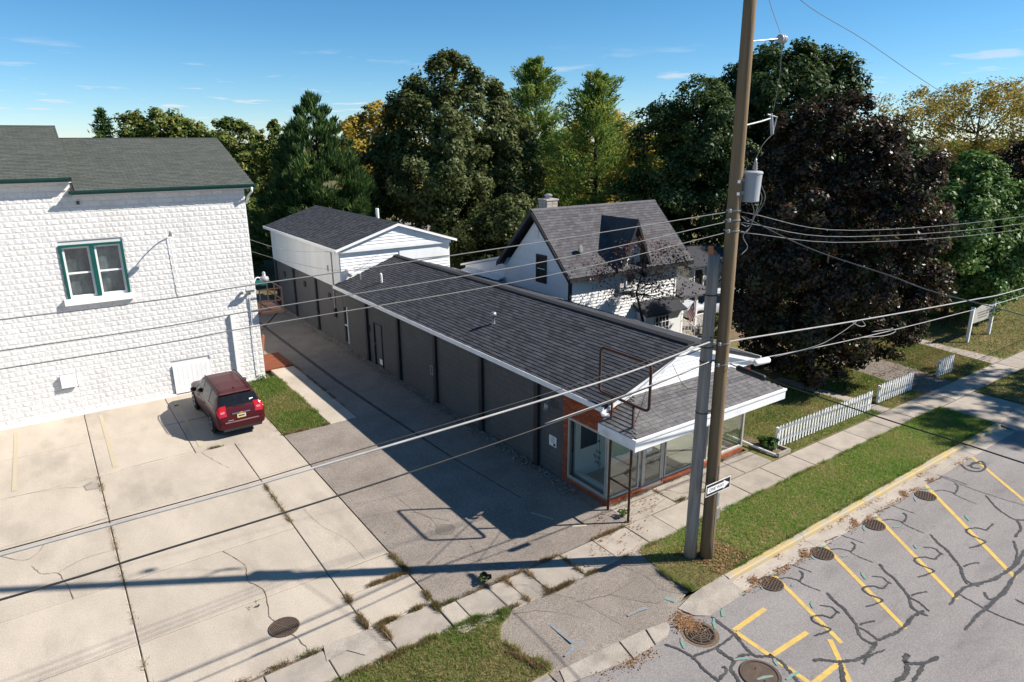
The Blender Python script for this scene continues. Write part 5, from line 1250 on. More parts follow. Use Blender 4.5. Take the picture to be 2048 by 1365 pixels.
# one-way sign
ow = thing('one_way_sign', 'black and white one way arrow sign on the utility pole', 'sign', (12.3, 8.96, 2.05))
SY = 8.975
MB().box(11.84, 12.74, SY, SY + .006, 1.895, 2.205).build('plate', M['sign_white'], ow)
MB().box(11.86, 12.72, SY - .0035, SY - .0005, 1.915, 2.185).build('black_field', M['black'], ow)
MB().prism([(11.89, 1.975), (12.47, 1.975), (12.47, 1.935), (12.69, 2.05), (12.47, 2.165), (12.47, 2.125), (11.89, 2.125)], 'y', SY - .007, SY - .004).build('arrow', M['sign_white'], ow)
mt_ = Matrix(((1, 0, 0), (0, 0, -1), (0, 1, 0))).to_4x4(); mt_.translation = Vector((12.22, SY - .008, 2.05))
text_mesh('ONE WAY', .115, M['black'], 'lettering', mt_, ow, .001)

# ------------------------------------------------------------------ wires
def wire(pts, r, mtl, label, name='power_line', cat='wire', group=None, n=6):
    o = MB().tube(catmull(pts, n), r, 6).build(name, M[mtl], smooth=True)
    return tag(o, label, cat, group)
G = 'street power lines'
wire([(12.2, 9.2, 8.53), (7.27, 9.2, 8.33), (2.37, 9.2, 8.18), (-.51, 9.2, 8.12), (-14, 9.2, 8.2), (-30, 9.2, 8.6)], .009, 'wire_grey', 'topmost of three wires running from the pole across the white building', group=G)
wire([(12.2, 9.2, 8.33), (7.27, 9.2, 7.98), (2.34, 9.2, 7.83), (-.57, 9.2, 7.77), (-14, 9.2, 7.8), (-30, 9.2, 8.3)], .009, 'wire_grey', 'middle of three wires running from the pole across the white building', group=G)
wire([(12.2, 9.2, 8.1), (7.28, 9.2, 7.72), (2.33, 9.2, 7.61), (-.61, 9.2, 7.56), (-14, 9.2, 7.6), (-30, 9.2, 8.1)], .009, 'wire_grey', 'lowest of three wires running from the pole across the white building', group=G)
wire([(12.0, 9.27, 5.66), (8.56, 9.2, 5.44), (2.97, 9.2, 5.31), (.13, 9.2, 5.3), (-10, 9.2, 5.4), (-30, 9.2, 6)], .020, 'wire_white', 'thick pale telephone cable crossing over the concrete lot', 'telephone_cable', 'cable')
wire([(12.0, 9.27, 5.75), (8.56, 9.2, 5.55), (2.97, 9.2, 5.38), (.13, 9.2, 5.35), (-10, 9.2, 5.45), (-30, 9.2, 6.05)], .008, 'wire_black', 'thin dark messenger wire just above the thick pale cable', 'telephone_cable', 'cable')
wire([(11.9, 9.27, 5.16), (8.9, 9.2, 4.95), (4.75, 9.2, 4.76), (.75, 9.2, 4.72), (-4, 9.2, 4.8), (-30, 9.2, 5.6)], .015, 'wire_black', 'black cable lowest over the concrete lot', 'telephone_cable', 'cable')
wire([(11.9, 9.24, 5.19), (10.4, 9.2, 5.08), (8.9, 9.2, 4.985), (7.2, 9.2, 4.9)], .012, 'wire_white', 'pale lashed cable end beside the shop canopy', 'telephone_cable', 'cable')
wire([(12.5, 9.2, 8.5), (17.27, 9.2, 7.73), (28.44, 9.2, 7.36), (45, 9.2, 7.5), (70, 9.2, 8.4)], .009, 'wire_grey', 'topmost of three wires passing before the purple maple', group=G)
wire([(12.5, 9.2, 8.28), (17.12, 9.2, 7.58), (28.6, 9.2, 7.1), (45, 9.2, 7.2), (70, 9.2, 8.1)], .009, 'wire_grey', 'middle of three wires passing before the purple maple', group=G)
wire([(12.5, 9.2, 8.06), (17.55, 9.2, 7.4), (28.68, 9.2, 6.9), (45, 9.2, 7.0), (70, 9.2, 7.9)], .009, 'wire_grey', 'lowest of three wires passing before the purple maple', group=G)
wire([(12.45, 9.2, 5.5), (12.75, 9.2, 5.56), (17.98, 9.2, 5.2), (25.13, 9.2, 4.78), (29.92, 9.2, 4.6), (45, 9.2, 4.6), (70, 9.2, 5.4)], .021, 'wire_white', 'thick pale cable passing above the white picket fence', 'telephone_cable', 'cable')
wire([(12.45, 9.2, 5.05), (13.86, 9.2, 4.92), (18.13, 9.2, 4.66), (23.92, 9.2, 4.44), (30.07, 9.2, 4.3), (45, 9.2, 4.4), (70, 9.2, 5.2)], .013, 'wire_white', 'thinner pale cable below the thick one above the picket fence', 'telephone_cable', 'cable')
wire([(14.3, 9.18, 4.86), (16.2, 9.17, 4.83), (17.2, 9.17, 4.98), (18.0, 9.18, 5.18)], .009, 'wire_grey', 'slack tie wire between the two pale cables', 'telephone_cable', 'cable')
wire([(17.8, 9.2, 5.2), (18.2, 9.18, 5.02), (18.5, 9.18, 5.0), (18.3, 9.2, 5.18)], .010, 'wire_white', 'small loop hanging under the thick pale cable', 'cable_loop', 'cable')
wire([(18.3, 9.2, 4.67), (19.6, 9.18, 4.50), (20.3, 9.18, 4.5), (20.1, 9.18, 4.62), (19.0, 9.2, 4.72)], .010, 'wire_white', 'long flat loop on the thinner pale cable', 'cable_loop', 'cable')
sp = tag(MB().tube([(13.5, 9.17, 4.86), (13.55, 9.17, 4.86), (14.05, 9.17, 4.84), (14.1, 9.17, 4.84)], [.04, .075, .075, .04], 12).build('splice_case', M['white'], smooth=True), 'white splice case on the cable just past the tall pole', 'splice')
wire([(12.4, 9.05, 5.1), (12.4, 8.0, 5.02), (12.4, 6.44, 4.98), (12.4, 4.5, 4.97), (12.4, 0, 5.1), (12.4, -14, 6.2)], .014, 'wire_black', 'black service wire crossing out over the street', 'service_wire')
ca = tag(MB().tube([(12.4, 8.86, 5.06), (12.4, 8.82, 5.06), (12.4, 8.15, 5.02), (12.4, 8.1, 5.02)], [.03, .07, .07, .03], 12).build('splice_case', M['wire_black'], smooth=True), 'black splice case hanging beside the tall pole', 'splice')
wire([(12.4, 9.05, 8.42), (12.4, 7.52, 7.95), (12.4, 5.9, 7.65), (12.4, 4.5, 7.42), (12.4, 0, 7.2), (12.4, -14, 7.8)], .010, 'wire_grey', 'grey service wire slanting out over the street', 'service_wire')
wire([(12.25, 9.2, 13.6), (13.84, 9.2, 12.79), (16.56, 9.2, 12.2), (20.4, 9.3, 11.35), (26, 9.6, 10.4), (40, 10.2, 8.9)], .007, 'wire_grey', 'thin wire slanting down through the sky past the pole top', 'service_wire')
wire([(12.3, 9.15, 13.4), (12.7, 9.15, 12.7), (13.2, 9.15, 12.1)], .007, 'wire_white', 'thin white wire above the top insulator arm', 'service_wire')
wire([(13.28, 9.14, 11.9), (13.28, 9.12, 11.2), (13.15, 9.1, 10.55)], .006, 'wire_grey', 'thin jumper wire hanging from the top insulator', 'service_wire')
wire([(12.1, 9.5, 5.45), (13.0, 10.8, 4.75), (14.4, 12.28, 4.05)], .012, 'wire_black', 'service drop from the old pole to the shop gable', 'service_wire')
wire([(12.05, 9.5, 4.4), (13.0, 10.8, 3.9), (14.2, 12.28, 3.85)], .008, 'wire_black', 'thin drop wire from the old pole to the gable boards', 'service_wire')
wire([(7.3, 31.5, 6.0), (9.5, 32.0, 5.1), (11.9, 32.3, 4.75)], .010, 'wire_grey', 'upper wire spanning the alley to the warehouse', 'service_wire')
wire([(7.3, 33, 5.4), (9.5, 32.0, 4.55), (11.9, 31.2, 4.0), (14, 31.72, 4.5)], .010, 'wire_grey', 'lower wire spanning the alley to the warehouse', 'service_wire')

# ------------------------------------------------------------------ empty sign frame of pipes
sg = thing('sign_frame', 'empty rusty pipe sign frame over the shop canopy', 'sign frame', (11.86, 11.85, 0))
for y in (12.25, 11.45):
    MB().tube([(11.86, y, -.05), (11.86, y, 1.6), (11.86, y, 3.40)], .036, 10).build('post', M['rust'], sg, smooth=True)
rr = .13; ya, yb, za, zb = 10.92, 12.76, 3.42, 4.68
loop = []
for cy, cz, a0 in ((yb - rr, za + rr, -90), (yb - rr, zb - rr, 0), (ya + rr, zb - rr, 90), (ya + rr, za + rr, 180)):
    for k in range(5):
        a = math.radians(a0 + k * 22.5); loop.append((11.86, cy + rr * math.cos(a), cz + rr * math.sin(a)))
loop.append(loop[0]); loop.append(loop[1])
MB().tube(loop, .038, 10, caps=False).build('frame_loop', M['rust'], sg, smooth=True)
MB().tube([(11.86, 11.45, 1.0), (11.86, 12.25, 1.0)], .028, 8).build('rung', M['rust'], sg)
for z in (2.2,):
    for y in (11.45, 12.25): MB().lathe([(.05, -.02), (.06, 0), (.05, .02)], (11.86, y, z), 10).build('clamp', M['galv'], sg)

# ------------------------------------------------------------------ car
def suv(name, label, loc, rz, paint_c, plate=True):
    pm = bpy.data.materials.get('paint_' + name)
    pm = mat('car_paint_' + label.split()[0], paint_c, tuple(c * .9 for c in paint_c), rough=.36, scale=4, coat=.12, spec=.22)
    t = thing(name, label, 'car', loc, rz=rz)
    t.matrix_basis = t.matrix_basis @ Matrix.Diagonal((.925, .975, .94, 1))
    Y_ = [-2.38, -2.345, -2.26, -2.10, -1.90, -1.60, -.8, 0, .5, .95, 1.30, 1.75, 2.1, 2.3, 2.39]
    ZB = [.46, .36, .29, .27, .26, .26, .26, .26, .26, .26, .26, .26, .28, .33, .44]
    ZL = [.70, .90, 1.03, 1.07, 1.07, 1.06, 1.04, 1.02, 1.01, 1.0, .98, .93, .87, .80, .65]
    ZT = [.74, .96, 1.14, 1.38, 1.585, 1.635, 1.68, 1.68, 1.635, 1.38, 1.09, 1.02, .95, .86, .68]
    WL = [.74, .84, .885, .90, .905, .91, .915, .915, .91, .91, .905, .895, .86, .77, .60]
    WT = [.70, .77, .745, .69, .635, .635, .645, .645, .63, .66, .75, .76, .71, .60, .45]
    def prof(y):
        i = lambda a: float(np.interp(y, Y_, a))
        zb, zl, zt, w, wt = i(ZB), i(ZL), i(ZT), i(WL), i(WT)
        L = lambda f: w * .965 + (wt - w * .965) * f
        return [(0, zb), (.80 * w, zb), (.965 * w, zb + .07), (w, zb + .35 * (zl - zb)), (w, zb + .72 * (zl - zb)), (w * .975, zl), (L(.10), zl + .07 * (zt - zl)), (L(.52), zl + .5 * (zt - zl)), (L(.93), zl + .88 * (zt - zl)), (wt * .90, zt - .012), (wt * .55, zt + .004), (0, zt + .012)]
    def pt(y, s):
        p = prof(y); k = min(int(s), 10); f = s - k
        return p[k][0] + (p[k + 1][0] - p[k][0]) * f, p[k][1] + (p[k + 1][1] - p[k][1]) * f
    ys = np.unique(np.concatenate([np.linspace(-2.38, 2.39, 46), Y_]))
    V, F = [], []
    n = 23
    for y in ys:
        p = prof(y)
        ring = [(x, y, z) for x, z in p] + [(-x, y, z) for x, z in p[-2:0:-1]]
        V += ring
    n = len(ring)
    for i in range(len(ys) - 1):
        for k in range(n): F.append((i * n + k, i * n + (k + 1) % n, (i + 1) * n + (k + 1) % n, (i + 1) * n + k))
    F.append(tuple(range(n))[::-1]); F.append(tuple((len(ys) - 1) * n + k for k in range(n)))
    mb = MB(); mb.v, mb.f = V, [f[::-1] for f in F]
    body = mb.build('body', pm, t, smooth=True, local=True)
    def patch(nm, y0, y1, s0, s1, side, off, mt_, ny=8, ns=4, shape=None):
        """a piece that follows the body surface; side 0 spans both halves over the top"""
        m = MB(); vs = []
        S = [s0 + (s1 - s0) * k / ns for k in range(ns + 1)]
        cols = [(s, 1) for s in S] + [(s, -1) for s in S[::-1][(1 if s1 >= 11 else 0):]] if side == 0 else [(s, side) for s in S]
        for a in range(ny + 1):
            for s, sd in cols:
                y = y0 + (y1 - y0) * a / ny
                if shape: y = shape(y, s, a / ny)
                x, z = pt(y, s)
                e = 1e-3
                x2, z2 = pt(y, min(s + .05, 11)) if s < 10.9 else pt(y, s - .05)
                xy, zy = pt(y + e, s)
                t1 = Vector((x2 - x, 0, z2 - z)) * (1 if s < 10.9 else -1); t2 = Vector((xy - x, e, zy - z))
                nr = t2.cross(t1)
                nr = nr.normalized() if nr.length > 1e-9 else Vector((0, 0, 1))
                if nr.dot(Vector((x, 0 if abs(y) < 2.2 else y * .5, z - .8))) < 0: nr = -nr
                q = Vector((x, y, z)) + nr * off
                vs.append((q.x * sd, q.y, q.z))
        c = len(cols)
        m.add(vs, [(i * c + k, i * c + k + 1, (i + 1) * c + k + 1, (i + 1) * c + k) for i in range(ny) for k in range(c - 1)])
        return m.build(nm, mt_, t, smooth=True, local=True)
    gl_ = M['car_glass']
    patch('rear_window', -2.235, -1.955, 8.15, 11, 0, .006, gl_, 6, 5)
    patch('windscreen', .60, 1.26, 8.15, 11, 0, .006, gl_, 6, 5)
    for s in (1, -1):
        patch('side_window', -1.05, -.12, 6.1, 8.1, s, .005, gl_)
        patch('side_window', -.04, .80, 6.1, 8.1, s, .005, gl_)
        patch('quarter_window', -1.82, -1.15, 6.3, 8.0, s, .005, gl_)
        patch('window_trim', -1.75, .85, 5.75, 5.98, s, .008, M['chrome'], 12, 1)
        patch('tail_light', -2.36, -2.20, 5.2, 9.6, s, .012, M['tail_red'], 5, 8)
        patch('tail_lens', -2.335, -2.30, 8.4, 9.4, s, .018, M['lens'], 2, 3)
        patch('head_light', 2.05, 2.3, 5.0, 9.3, s, .01, M['sign_white'], 4, 5)
        patch('sill', -1.9, 1.9, 1.9, 2.6, s, .012, M['black_trim'], 12, 2)
        for yy in (-1.10, -.085, .92):
            patch('door_seam', yy, yy + .014, 2.7, 8.0, s, .003, M['black'], 1, 10)
        for yy in (-.55, .45):
            MB().obox(Matrix.Translation((s * .925, yy, .93)), -.015, .015, -.09, .09, -.014, .014).build('door_handle', pm, t, local=True)
        MB().tube([(s * .57, -1.75, 1.665), (s * .58, -1.6, 1.70), (s * .585, 0, 1.735), (s * .57, .35, 1.70), (s * .56, .5, 1.66)], .018, 6).build('roof_rail', M['black_trim'], t, local=True, smooth=True)
        MB().lathe([(.02, -.11), (.075, -.09), (.09, 0), (.075, .09), (.02, .11)], (s * 1.0, .78, 1.08), 10, Matrix.Rotation(PI / 2, 3, 'Y')).build('wing_mirror', M['black_trim'], t, local=True, smooth=True)
        for wy in (-1.40, 1.445):
            R = Matrix.Rotation(PI / 2 * s, 3, 'Y')
            MB().lathe([(.42, -.01), (.42, .015), (.001, .015)], (s * .90, wy, .36), 24, R).build('wheel_arch', M['black'], t, local=True)
            w = MB().lathe([(.22, -.20), (.33, -.20), (.36, -.16), (.365, -.05), (.345, .012), (.27, .02), (.24, .0)], (s * .92, wy, .365), 28, R).build('wheel', M['tyre'], t, local=True, smooth=True)
            rim = MB().lathe([(.245, -.02), (.25, .018), (.22, .014), (.20, -.05), (.05, -.05), (.001, -.05)], (s * .92, wy, .365), 28, R)
            for k in range(5):
                a = 2 * PI * k / 5 + .3
                MBm = Matrix.Translation((s * .92, wy, .365)) @ R.to_4x4() @ Matrix.Rotation(a, 4, 'Z')
                rim.obox(MBm, .03, .225, -.035, .035, -.04, .012)
            rim.build('rim', M['chrome'], w, local=True)
    MB().add([(-.80, -2.34, .36), (.80, -2.34, .36), (.74, -2.44, .40), (-.74, -2.44, .40), (-.80, -2.33, .62), (.80, -2.33, .62), (.76, -2.46, .60), (-.76, -2.46, .60)], [(0, 1, 2, 3), (7, 6, 5, 4), (0, 4, 5, 1), (3, 2, 6, 7), (1, 5, 6, 2), (0, 3, 7, 4)]).build('bumper', pm, t, local=True)
    MB().box(-.62, .62, -2.462, -2.33, .618, .635).build('bumper_step', M['bumper_grey'], t, local=True)
    MB().box(-.70, .70, -2.445, -2.30, .30, .395).build('bumper_skirt', M['black_trim'], t, local=True)
    MB().tube([(-.33, -2.36, .925), (.33, -2.36, .925)], .022, 8).build('tailgate_bar', M['chrome'], t, local=True)
    pl_ = MB().box(-.16, .16, -2.392, -2.38, .735, .885).build('licence_plate', M['plate'], t, local=True)
    MB().box(-.17, .17, -2.386, -2.372, .725, .895).build('plate_frame', M['black_trim'], t, local=True)
    MB().box(-.11, .11, -2.395, -2.392, .79, .835).build('plate_characters', M['flag_blue'], pl_, local=True)
    MB().prism([(-.075, .915), (-.03, .915), (-.025, .90), (.03, .90), (.035, .915), (.085, .915), (.075, .945), (.03, .945), (.025, .96), (-.03, .96), (-.035, .945), (-.085, .945)], 'y', -2.395, -2.38).build('emblem', M['gold'], t, local=True)
    MB().obox(Matrix.Translation((.1, -2.245, 1.17)) @ Matrix.Rotation(.06, 4, 'Y'), -.3, .1, -.03, 0, -.012, .012).build('wiper', M['black_trim'], t, local=True)
    MB().box(-.60, .60, -2.0, -1.88, 1.585, 1.605).build('spoiler', pm, t, local=True)
    MB().add([(.40, -2.20, 1.235), (.54, -2.19, 1.235), (.54, -2.14, 1.33), (.40, -2.15, 1.33)], [(0, 1, 2, 3)]).build('window_sticker', M['sign_white'], t, local=True)
    MB().add([(-.03, -1.55, 1.65), (.03, -1.55, 1.65), (0, -1.66, 1.72), (0, -1.5, 1.65)], [(0, 1, 2), (0, 2, 3), (1, 3, 2)]).build('antenna', M['black_trim'], t, local=True)
    MB().box(-.5, -.3, -2.397, -2.39, .68, .705).build('badge', M['chrome'], t, local=True)
    return t
M['car_glass'] = mat('car_glass', (.008, .010, .013), (.012, .014, .018), rough=.08, spec=.28)
M['lens'] = mat('lens_pink', (.50, .16, .16), (.42, .12, .13), rough=.2, spec=.5)
M['chrome'] = mat('chrome', (.62, .62, .63), (.55, .55, .56), rough=.18, metal=.95)
M['tyre'] = mat('tyre', (.018, .018, .018), (.025, .025, .025), rough=.9, scale=20)
M['tail_red'] = mat('tail_light_red', (.42, .012, .02), (.34, .008, .015), rough=.15, spec=.6, scale=8)
M['bumper_grey'] = mat('bumper_grey', (.20, .13, .13), (.16, .1, .1), rough=.6)
M['plate'] = mat('plate_yellow', (.62, .52, .22), (.55, .47, .25), rough=.5, scale=20)
M['gold'] = mat('emblem_gold', (.55, .42, .14), (.5, .38, .12), rough=.3, metal=.6)
suv('suv', 'dark red mid-size suv parked nose-in against the white block building', (4.78, 25.85, .004), math.radians(.8), (.058, .005, .009))
suv('suv', 'white car half hidden behind the two poles beside the farmhouse porch', (31.6, 24.6, 0), math.radians(75), (.62, .64, .66))
car_leaf = None

# ------------------------------------------------------------------ picket fences, bed, far sign
def fence(x0, x1, y0, y1, label, h=.86):
    f = thing('picket_fence', label, 'fence', (x0, y0, 0), 'white picket fence sections')
    L = math.hypot(x1 - x0, y1 - y0); ux, uy = (x1 - x0) / L, (y1 - y0) / L
    R = Matrix.Rotation(math.atan2(uy, ux), 4, 'Z')
    T = Matrix.Translation((x0, y0, 0)) @ R
    pm = MB().prism([(-.036, .05), (.036, .05), (.036, h - .06), (0, h), (-.036, h - .06)], 'y', -.03, -.008).mesh('picket', M['picket'])
    n = int(L / .168)
    for k in range(n + 1):
        inst('picket', pm, T @ Matrix.Translation((k * L / n, 0, random.uniform(-.015, .015))) @ Matrix.Rotation(random.uniform(-.02, .02), 4, 'Y'), f)
    for z in (.22, .62):
        MB().obox(T, -.04, L + .04, -.008, .03, z, z + .075).build('rail', M['picket'], f)
    k = 0; s = 0
    while s <= L + .01:
        MB().obox(T, s - .045, s + .045, .03, .11, -.05, h - .12).build('post', M['picket'], f); s += L / max(1, round(L / 2.4))
fence(19.2, 24.9, 11.82, 11.74, 'longest white picket fence section beside the shop lawn')
fence(25.95, 28.4, 11.90, 11.88, 'short white picket fence section between footpath and gravel drive')
fence(31.2, 32.25, 12.0, 11.97, 'shortest white picket fence section under the purple maple')
gb = thing('garden_bed', 'small edged planting bed beside the glass shop corner', 'planter', (18.9, 12, 0))
MB().tube([(18.5, 13.1, .12), (18.55, 12.3, .08), (18.62, 11.42, .05)], .045, 8).build('fallen_downspout', M['white'], gb)
MB().box(18.62, 19.28, 11.38, 11.46, 0, .13).build('edging', M['timber'], gb)
MB().box(19.22, 19.30, 11.46, 12.2, 0, .12).build('edging', M['timber'], gb)
MB().box(18.68, 19.2, 11.5, 13.0, -.012, .03).build('soil', M['dirt'], gb)
ch_ = thing('garden_chair', 'white slatted garden chair standing in deep maple shade', 'chair', (34.6, 20.9, 0))
for k in range(5): MB().box(34.4 + k * .11, 34.45 + k * .11, 21.1, 21.13, .4, 1.0 - .03 * abs(k - 2)).build('slat', M['white'], ch_)
MB().box(34.36, 34.94, 20.65, 21.13, .36, .40).build('seat', M['white'], ch_)
for x in (34.38, 34.9):
    for y in (20.68, 21.1): MB().box(x - .02, x + .02, y - .02, y + .02, 0, .36).build('leg', M['white'], ch_)
s2 = thing('lawn_sign', 'pale two-post lawn sign half hidden by green leaves', 'sign', (39.2, 13.6, 0))
for x in (37.95, 40.5):
    MB().box(x - .07, x + .07, 13.53, 13.67, 0, 1.75).build('post', M['white'], s2)
    MB().prism([(x - .09, 1.75), (x + .09, 1.75), (x, 1.84)], 'y', 13.51, 13.69).build('post_cap', M['white'], s2)
MB().prism([(38.02, .95), (40.43, .95), (40.43, 1.6), (39.2, 1.82), (38.02, 1.6)], 'y', 13.57, 13.63).build('board', M['beige'], s2)
for k in range(3): MB().box(38.5 + .1 * k, 39.9 - .1 * k, 13.562, 13.568, 1.42 - k * .14, 1.47 - k * .14).build('text_line', M['wire_grey'], s2)

# ------------------------------------------------------------------ trees
def crown_leaves(seed, cx, cy, z0, z1, rad, prof, K, n, size, flat_=.8, mode='leaf', rc=(.11, .21), inner=.30, lob=.16, sx=1.0):
    K = int(K * 1.7); rad = rad * 1.12
    r = np.random.default_rng(seed)
    T = [p[0] for p in prof]; Rr = [p[1] for p in prof]
    t = r.uniform(0, 1, K * 4); keep = r.uniform(0, 1, K * 4) < np.interp(t, T, Rr) ** 1.2 + .05
    t = t[keep][:K]; t = np.concatenate([t, np.linspace(.70, .985, K // 6)]); K = len(t)
    th = r.uniform(0, 2 * PI, K); f = np.sqrt(r.uniform(inner, 1, K))
    ph = r.uniform(0, 6.28, 3)
    lobe = 1 + lob * np.sin(3 * th + ph[0] + 3 * t) + lob * .7 * np.sin(5 * th + ph[1] - 6 * t)
    rr = np.interp(t, T, Rr) * rad * lobe
    crad = rad * r.uniform(rc[0], rc[1], K) * (0.45 + 0.55 * np.interp(t, T, Rr))
    R0 = np.maximum(rr - crad * .7, .02) * f
    cen = np.stack([cx + R0 * np.cos(th) * sx, cy + R0 * np.sin(th), z0 + t * (z1 - z0)], 1)
    w = crad ** 2; idx = r.choice(K, n, p=w / w.sum())
    d = unit(r.normal(size=(n, 3)))
    rad_ = crad[idx] * r.uniform(0, 1, n) ** .42
    P = cen[idx] + d * rad_[:, None] * np.array([1, 1, flat_])
    q = P / max(.5, rad * .16)                      # thin the crown in places so that gaps show
    gsum = np.sin(q[:, 0] * 1.7 + 1.3 * np.sin(q[:, 1] + ph[0])) + np.sin(q[:, 1] * 1.9 + 1.1 * np.sin(q[:, 2] + ph[1])) + np.sin(q[:, 2] * 2.1 + 1.2 * np.sin(q[:, 0] + ph[2]))
    kp = (gsum > -.95) | (r.uniform(0, 1, n) < .12)
    P, d, idx = P[kp], d[kp], idx[kp]; n = len(P)
    P[:, 2] = np.maximum(P[:, 2], .15)
    out = unit(P - np.array([cx, cy, (z0 + z1) / 2 - .15 * (z1 - z0)]))
    s = size * r.uniform(.6, 1.35, n)
    rnd = unit(r.normal(size=(n, 3)))
    if mode == 'leaf':
        nrm = unit(d * .55 + out * .5 + rnd * .75 + np.array([0, 0, .35]))
        u = unit(np.cross(nrm, unit(r.normal(size=(n, 3))))); v = np.cross(nrm, u)
        u *= s[:, None]; v *= s[:, None] * .58
    else:
        u = unit(out * .55 + d * .4 + rnd * .5 + np.array([0, 0, .55])); v = unit(np.cross(u, unit(r.normal(size=(n, 3)))))
        u *= s[:, None]; v *= s[:, None] * .16
    V = np.stack([P - u, P - v + u * .1, P + u, P + v + u * .1], 1).reshape(-1, 3)
    return V, np.arange(4 * n).reshape(-1, 4), cen

def limbs(m, base, top, r0, cen, k, seed, zmin):
    r = random.Random(seed)
    base = Vector(base); top = Vector(top)
    m.tube([base, base.lerp(top, .3) + Vector((r.uniform(-.15, .15), r.uniform(-.15, .15), 0)), base.lerp(top, .65) + Vector((r.uniform(-.25, .25), r.uniform(-.25, .25), 0)), top], [r0 * 1.25, r0 * .9, r0 * .55, r0 * .12], 9)
    ids = list(range(len(cen))); r.shuffle(ids)
    for i in ids[:k]:
        c = Vector(cen[i]); h = max(zmin, min(c.z - (c - base).xy.length * .55, top.z * .8))
        f = (h - base.z) / max(.1, (top.z - base.z)); s = base.lerp(top, min(.9, f))
        mid = s.lerp(c, .5) + Vector((r.uniform(-.2, .2), r.uniform(-.2, .2), -.12 * (c - s).length))
        q = r0 * .38 * (1 - f * .6)
        m.tube(catmull([s, mid, c], 3), [q, q * .9, q * .75, q * .6, q * .45, q * .3, q * .15], 5)

ROUND = [(0, .45), (.12, .78), (.35, 1), (.6, .92), (.82, .62), (.95, .3), (1, .08)]
OVAL = [(0, .62), (.15, .92), (.38, 1), (.58, .88), (.75, .66), (.9, .38), (1, .06)]
CONE = [(0, .72), (.15, .98), (.35, .95), (.6, .70), (.82, .38), (1, .05)]
VASE = [(0, .25), (.2, .45), (.5, .8), (.8, 1), (.94, .75), (1, .4)]
def tree(name, label, loc, h, rad, base, prof, K, n, size, lm, seed, group=None, bark='bark', nl=14, tr=None, mode='leaf', **kw):
    t = thing(name, label, 'tree', (loc[0], loc[1], 0), group)
    V, F, cen = crown_leaves(seed, loc[0], loc[1], base, h, rad, prof, K, n, size, mode=mode, **kw)
    m = MB(); limbs(m, (loc[0], loc[1], -.1), (loc[0] + .1, loc[1], h * .88), tr or h * .017, cen, nl, seed, base + .3)
    m.build('trunk', M[bark], t, smooth=True)
    np_obj('crown', V, F, lm, t)
    return t

def pine(name, label, loc, h, rad, base, lm, seed, n_per=150, step=.55, group=None, ln=.24, curve=.28, gap=.0, wd=.2):
    """open pine: whorls of branches, needle tufts towards their ends"""
    r = random.Random(seed); q = np.random.default_rng(seed)
    t = thing(name, label, 'tree', (loc[0], loc[1], 0), group)
    m = MB(); m.tube([(loc[0], loc[1], -.1), (loc[0] + .1, loc[1], h * .5), (loc[0], loc[1] + .05, h)], [h * .017, h * .011, .02], 8)
    Ps, Us = [], []
    z = base
    while z < h - .3:
        f = (z - base) / (h - base)
        L = rad * (1.0 - f) ** .7 * (1 if f > .12 else .8)
        nb = r.choice((4, 5, 6)); a0 = r.uniform(0, 6.28)
        for k in range(nb):
            if r.random() < gap: continue
            a = a0 + 2 * PI * k / nb + r.uniform(-.3, .3); l = L * r.uniform(.4, 1.15) + .25
            d = Vector((math.cos(a), math.sin(a), 0)); rise = l * (curve * r.uniform(.4, 1.4) + .35 * f)
            pts = [Vector((loc[0], loc[1], z)) + d * (l * s) + Vector((0, 0, rise * s ** 1.6 - .05 * l * math.sin(PI * s))) for s in (0, .35, .7, 1)]
            m.tube(pts, [.05 * (1 - f) + .015, .035 * (1 - f) + .012, .02, .008], 5)
            cnt = int(n_per * (.35 + .65 * (l / rad)))
            s = .28 + .72 * q.uniform(0, 1, cnt) ** .75
            A = np.array(pts); c = np.stack([np.interp(s, (0, .35, .7, 1), A[:, j]) for j in range(3)], 1)
            spread = .09 * l + .10
            c += q.normal(0, 1, (cnt, 3)) * np.array([spread * 1.1, spread * 1.1, spread * .45])
            Ps.append(c)
            Us.append(unit(np.array([d.x, d.y, .75]) * .8 + q.normal(0, .5, (cnt, 3))))
        z += step * r.uniform(.75, 1.25)
    c = np.stack([loc[0] + q.normal(0, .18, 260), loc[1] + q.normal(0, .18, 260), h - q.uniform(-.1, 1.3, 260)], 1)
    Ps.append(c); Us.append(unit(np.array([0, 0, 1.0]) + q.normal(0, .45, (260, 3))))
    P = np.concatenate(Ps); U = np.concatenate(Us); n = len(P)
    s = ln * q.uniform(.6, 1.3, n); v = unit(np.cross(U, q.normal(size=(n, 3))))
    U = U * s[:, None]; v = v * (s * wd)[:, None]
    V = np.stack([P - U * .6, P - v + U * .1, P + U, P + v + U * .1], 1).reshape(-1, 3)
    m.build('trunk', M['bark_dark'], t, smooth=True)
    np_obj('crown', V, np.arange(4 * n).reshape(-1, 4), lm, t)
    return t

